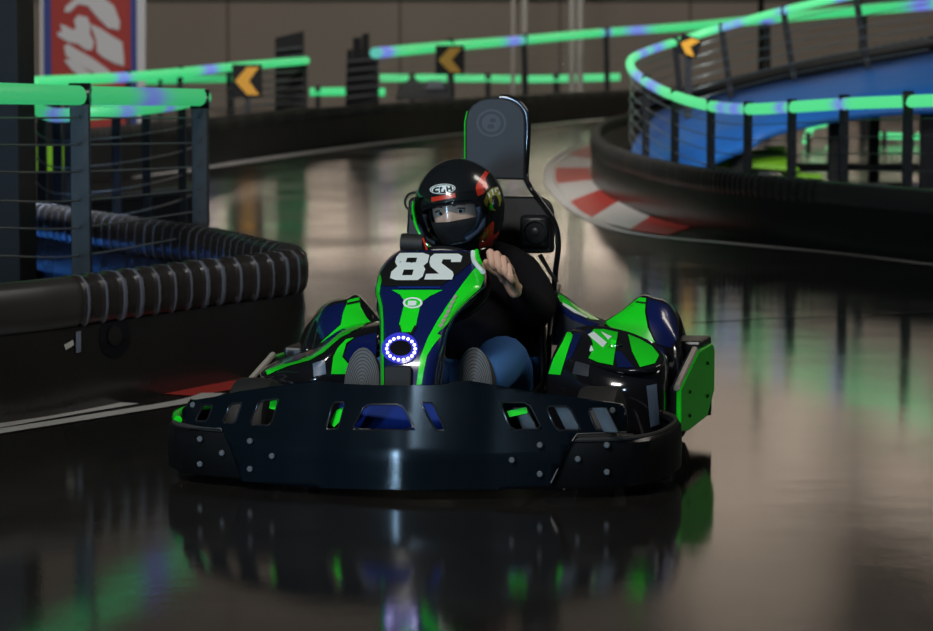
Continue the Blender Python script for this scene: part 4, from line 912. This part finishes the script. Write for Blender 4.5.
# ---- helmet --------------------------------------------------------
HT = KM @ Matrix.Translation(K(460, 207, 1.02)) @ Matrix.Rotation(math.radians(13 - 19), 4, 'Z') @ Matrix.Rotation(math.radians(-8), 4, 'Y') @ Matrix.Rotation(math.radians(4), 4, 'X')
def hsurf(lon, lat, e=0.0):
    """lon 0 = front (-y), positive to +x"""
    cx, sx, cz, sz = math.sin(lon), math.cos(lon), math.cos(lat), math.sin(lat)
    rx, ry, rz = .133 + e, .152 + e, .146 + e
    f = max(sx, 0); low = max(-sz, 0)
    x = rx * cx * cz * (1 - .10 * low); y = -ry * sx * cz
    pw = cz ** .72 if sz < 0 else cz
    x = rx * cx * pw * (1 - .05 * low - .07 * f * low); y = -ry * sx * pw * (1 + .13 * f * low)
    return Vector((x, y, rz * sz))
bm = bmesh.new(); rows = []
nl, na = 72, 40
for i in range(na + 1):
    lat = -math.radians(64) + (math.pi / 2 + math.radians(64) - .02) * i / na
    rows.append([hsurf(2 * math.pi * j / nl, lat) for j in range(nl)] + [hsurf(0, lat)])
grid(bm, rows); bmesh.ops.remove_doubles(bm, verts=bm.verts[:], dist=1e-6)
top = [v for v in bm.verts if v.co.z > .1455 * .99 and len(v.link_faces) < 4]
if len(top) > 3: bmesh.ops.contextual_create(bm, geom=top)
helm = obj('helmet', bm, 'helmet', person, HT, solid=.013, off=-1, auto=60)
bmc = bmesh.new(); poly = []
for x, z in ((-.104, -.002), (-.100, .012), (-.082, .022), (-.04, .028), (.04, .028), (.082, .022), (.100, .012), (.104, -.002), (.098, -.045), (.084, -.080), (.055, -.098), (0, -.104), (-.055, -.098), (-.084, -.080), (-.098, -.045)): poly.append((x, -.30, z))
prism(bmc, poly, (0, .275, 0)); cut(helm, bmc, HT)
# eye-port gasket (blue grey) and inner lining
bm = bmesh.new(); g = [Vector((x * .96, 0, z * .96 - .001)) for x, _, z in poly]; g = crom(g, 3, closed=True)
Wt = WM[helm.name]; hv = BVHTree.FromPolygons([HT.inverted() @ (Wt @ v.co) for v in helm.data.vertices], [list(p.vertices) for p in helm.data.polygons])
def onh(x, z, e):
    xx = min(abs(x) / .150, .98); return Vector((x, 0, z))
def surf_y(x, z, e=0):
    # nearest front point of the shell function at (x,z)
    best = None; lat = math.asin(max(-1, min(1, z / .146))); lo, hi = 0, math.pi / 2
    for _ in range(24):
        mid = (lo + hi) / 2
        if abs(hsurf(mid, lat, e).x) < abs(x): lo = mid
        else: hi = mid
    return hsurf(lo, lat, e).y
bm = bmesh.new(); tube(bm, [Vector((q.x, surf_y(q.x, q.z) + .012, q.z)) for q in g], .0085, 8, closed=True); obj('port_gasket', bm, 'black', helm, HT)
# head skin, balaclava, eyes
bm = bmesh.new()
g = ball(bm, (0, .0, -.005), (.076, .100, .115), 40)
for v in bm.verts:
    p = v.co
    if p.y < -.03:
        p.y -= .022 * math.exp(-((p.x / .012) ** 2 + ((p.z + .030) / .022) ** 2))      # nose
        p.y -= .006 * math.exp(-(((abs(p.x) - .03) / .022) ** 2 + ((p.z - .018) / .010) ** 2))   # brow
        p.y += .012 * math.exp(-(((abs(p.x) - .032) / .014) ** 2 + ((p.z + .004) / .011) ** 2))   # sockets
        p.y -= .007 * math.exp(-((p.x / .022) ** 2 + ((p.z + .062) / .010) ** 2))      # lips
for s in (-1, 1): ball(bm, (s * .078, .015, -.015), (.010, .020, .030), 14)              # ears
HH = body
me = body.data; b2 = bmesh.new(); b2.from_mesh(me); Tm = WM[body.name].inverted() @ HT @ Matrix.Translation((0, -.012, -.002)); bm.transform(Tm)
tmp = bpy.data.meshes.new('t'); bm.to_mesh(tmp); bm.free(); b2.from_mesh(tmp); b2.to_mesh(me); b2.free()
me.polygons.foreach_set('use_smooth', [True] * len(me.polygons))
HE = HT @ Matrix.Translation((0, -.012, -.002))
bm = bmesh.new(); ball(bm, (0, .002, -.010), (.084, .107, .123), 44)
for v in bm.verts:
    if v.co.y < -.03: v.co.y -= .020 * math.exp(-((v.co.x / .016) ** 2 + ((v.co.z + .034) / .022) ** 2))
dele = [f for f in bm.faces if f.calc_center_median().y < -.03 and -.020 < f.calc_center_median().z < .027 and abs(f.calc_center_median().x) < .070]
bmesh.ops.delete(bm, geom=dele, context='FACES'); obj('balaclava', bm, 'bala', person, HE, solid=.003, off=1)
for s in (-1, 1):
    bm = bmesh.new(); ball(bm, (s * .031, -.0790, -.003), (.0135, .010, .0075), 18); obj('eye', bm, 'eyew', body, HE)
    bm = bmesh.new(); ball(bm, (s * .031 + .003, -.0870, -.003), (.0058, .004, .0058), 14); obj('iris', bm, 'eyed', body, HE)
    bm = bmesh.new(); tube(bm, crom([(s * .014, -.0855, .0045), (s * .031, -.0895, .0068), (s * .047, -.0800, .003)], 4), .0021, 6); obj('eyelid', bm, 'eyed', body, HE)
    bm = bmesh.new(); tube(bm, crom([(s * .012, -.0960, .013), (s * .030, -.0950, .019), (s * .052, -.082, .015)], 4), [.0026] * 8 + [.0012], 6); obj('eyebrow', bm, 'eyed', body, HE)
# cheek pads
for s in (-1, 1):
    bm = bmesh.new(); tube(bm, crom([(s * .090, -.085, .0), (s * .094, -.088, -.03), (s * .082, -.100, -.062), (s * .045, -.125, -.088)], 6), [.012] * 6 + [.014] * 6 + [.012] * 6 + [.010], 10); obj('cheek_pad', bm, 'lining', helm, HT)
# visor
vr = []
for z in [-.104 + .156 * k / 12 for k in range(13)]:
    lat = math.asin(z / .150); vr.append([hsurf(math.radians(a), lat, .0045) for a in range(-66, 61, 6)])
bm = bmesh.new(); grid(bm, vr); visor = obj('visor', bm, 'glass', helm, HT, solid=.0018, off=0, auto=80, label='clear visor')
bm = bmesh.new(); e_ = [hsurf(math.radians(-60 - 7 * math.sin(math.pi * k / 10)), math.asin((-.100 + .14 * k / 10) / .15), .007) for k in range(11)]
tube(bm, e_, [.002 + .0025 * math.sin(math.pi * k / 10) for k in range(11)], 8); obj('visor_tube_reflection', bm, 'green', visor, HT, label='green tube reflection painted on the visor edge')  # reflection of the green light tube, modelled as a coloured strip
for s in (-1, 1):
    bm = bmesh.new(); q = hsurf(math.radians(70 * s), 0.02, .003); lathe(bm, [(.022, 0), (.022, .006 * s), (.015, .009 * s)], 20, 'X', q); obj('visor_pivot', bm, 'black', helm, HT)
# chin vent and lower rim
bm = bmesh.new(); tube(bm, [Vector((p.x, p.y, p.z)) for p in [hsurf(math.radians(a), -math.radians(63)) for a in range(0, 360, 8)]], .006, 8, closed=True); obj('lower_rim', bm, 'gloss', helm, HT)
# helmet graphics
def zH(l): return [(400 + x / 5.26, 140 + y / 5.26) for x, y in l]
lg = drape('brand_badge', [ell(442.7, 189, 12.8, 5.0, 30, rot=-.08)], 'white', helm, off=.0008)
drape('badge_ring', [ell(442.7, 189, 12.0, 4.4, 30, rot=-.08)], 'helmet', lg, holes=(ell(442.7, 189, 11.2, 3.7, 30, rot=-.08),), off=.0006)
drape('badge_letters', [zH([(172, 262), (186, 250), (206, 248), (206, 256), (190, 258), (184, 266), (204, 266), (204, 275), (178, 276)]),
                        zH([(209, 248), (223, 247), (223, 256), (217, 257), (218, 274), (230, 272), (231, 262), (238, 261), (240, 278), (212, 280)]),
                        zH([(243, 245), (251, 244), (252, 254), (262, 252), (262, 243), (272, 244), (276, 268), (267, 269), (265, 260), (254, 262), (255, 272), (246, 273)])], 'board', lg, off=.001)
drape('red_bar', [zH([(165, 302), (290, 280), (293, 302), (167, 325)])], 'red', helm, off=.001)
drape('red_flash', [zH([(472, 138), (480, 150), (462, 180), (448, 205), (462, 250), (440, 282), (408, 296), (397, 262), (400, 236), (424, 196), (450, 160)])], 'red', helm, off=.001)
drape('red_flash', [zH([(415, 560), (418, 510), (440, 470), (490, 425), (494, 440), (488, 505), (552, 450), (548, 480), (500, 535), (462, 570), (436, 588), (418, 584)])], 'red', helm, off=.001)
drape('reflection_patch', [zH([(440, 320), (455, 285), (480, 255), (510, 245), (525, 270), (532, 310), (525, 345), (500, 372), (470, 365), (448, 345)])], 'yel', helm, off=.0008)  # green-yellow reflection on the helmet side, painted as a coloured patch
drape('white_script', [zH([(458, 275), (468, 285), (474, 300), (470, 304), (460, 290)]), zH([(476, 268), (486, 258), (492, 290), (486, 292), (482, 274)]), zH([(494, 258), (512, 250), (518, 256), (504, 262), (506, 276), (498, 276)]), zH([(512, 280), (522, 272), (526, 284), (516, 292)])], 'white', helm, off=.0016)
drape('green_flash', [zH([(465, 372), (462, 358), (474, 342), (495, 334), (515, 340), (518, 350), (500, 348), (484, 354), (476, 368)])], 'green', helm, off=.0016)
# ================================================================== LIGHT
def area(name, loc, tgt, sx, sy, e, col, spread=180):
    l = bpy.data.lights.new(name, 'AREA'); l.shape = 'RECTANGLE'; l.size = sx; l.size_y = sy; l.energy = e; l.color = col; l.spread = math.radians(spread)
    o = bpy.data.objects.new(name, l); C.objects.link(o); o.location = loc
    o.rotation_euler = (Vector(tgt) - Vector(loc)).to_track_quat('-Z', 'Y').to_euler(); return o
# unseen spots, added to throw upper wall pools that mirror in the floor
for x, z, e, sz in ((2.6, 8.5, 5000, 24), (6.6, 8.2, 9000, 24), (9.8, 8.2, 7000, 22), (12.8, 9, 7000, 26), (7.2, 12, 5000, 26), (-4.5, 8.5, 1800, 30)):
    s = bpy.data.lights.new('wall_pool_spot', 'SPOT'); s.energy = e; s.color = (1, .91, .82); s.spot_size = math.radians(sz); s.spot_blend = .9; s.shadow_soft_size = .3
    o = bpy.data.objects.new('wall_pool_spot', s); C.objects.link(o); o.location = (x, 62, 14); o.rotation_euler = (Vector((x, WY, z)) - Vector(o.location)).to_track_quat('-Z', 'Y').to_euler()
for x0, x1, e in ((-7.0, -5.3, 150), (-4.4, -3.0, 210), (-2.2, -1.0, 150), (1.4, 4.1, 480), (5.4, 7.2, 150), (8.0, 10.0, 120), (10.8, 13, 120)):      # unseen uplights, added so a bright wall band mirrors in the floor
    area('wall_band_fill', ((x0 + x1) / 2, WY - .30, 2.90), ((x0 + x1) / 2, WY, 3.25), x1 - x0, .10, e, (1, .93, .85))
area('wall_fill', (0, 58, 9), (0, WY, 3), 24, 1, 640, (1, .90, .80))
area('overhead_light', (-2.5, 3.5, 4.6), (-.2, 8.3, .4), 1.6, .5, 240, (1, .97, .92))
area('overhead_light', (4.5, 10, 5.0), (.3, 9.0, .4), 1.2, 3, 90, (1, .92, .82))
area('overhead_light', (8, 14, 7.5), (5, 27, 1), 3, 1, 430, (.95, .95, 1))  # unseen light, added to brighten the blue ramp deck
area('overhead_light', (-2, 22, 7.5), (-5.5, 40, 1), 3, 1, 1300, (1, .95, .92))  # unseen light, added to brighten the banner and chevrons
area('overhead_light', (-1.2, 14.5, 5.0), (-1.4, 15.5, .1), 1, .5, 90, (.8, .9, 1), 50)  # unseen light, added to bring out the blue mat
area('under_ramp_fill', (P(800, 120, 22.5).x, 22.4, .98), (P(770, 165, 24.3).x, 24.3, .5), .5, .1, 9, (1, 1, .9))  # unseen fill, added to bring up the lime chute
area('bumper_streak_light', (-4.1, .9, .75), (-.2, 8, .4), .08, 1.3, 210, (.42, .70, 1.0))  # unseen tall blue strip, added to put a streak on the bumper
area('front_lamp', (-1.5, .2, 3.0), (-.2, 8, .2), .22, .22, 40, (.50, .75, 1.0))
w = bpy.data.worlds.new('world'); bpy.context.scene.world = w; w.use_nodes = True
w.node_tree.nodes['Background'].inputs[0].default_value = (.010, .012, .012, 1); w.node_tree.nodes['Background'].inputs[1].default_value = 1
vs = bpy.context.scene.view_settings; vs.view_transform = 'Standard'; vs.look = 'None'; vs.exposure = 0; vs.gamma = 1
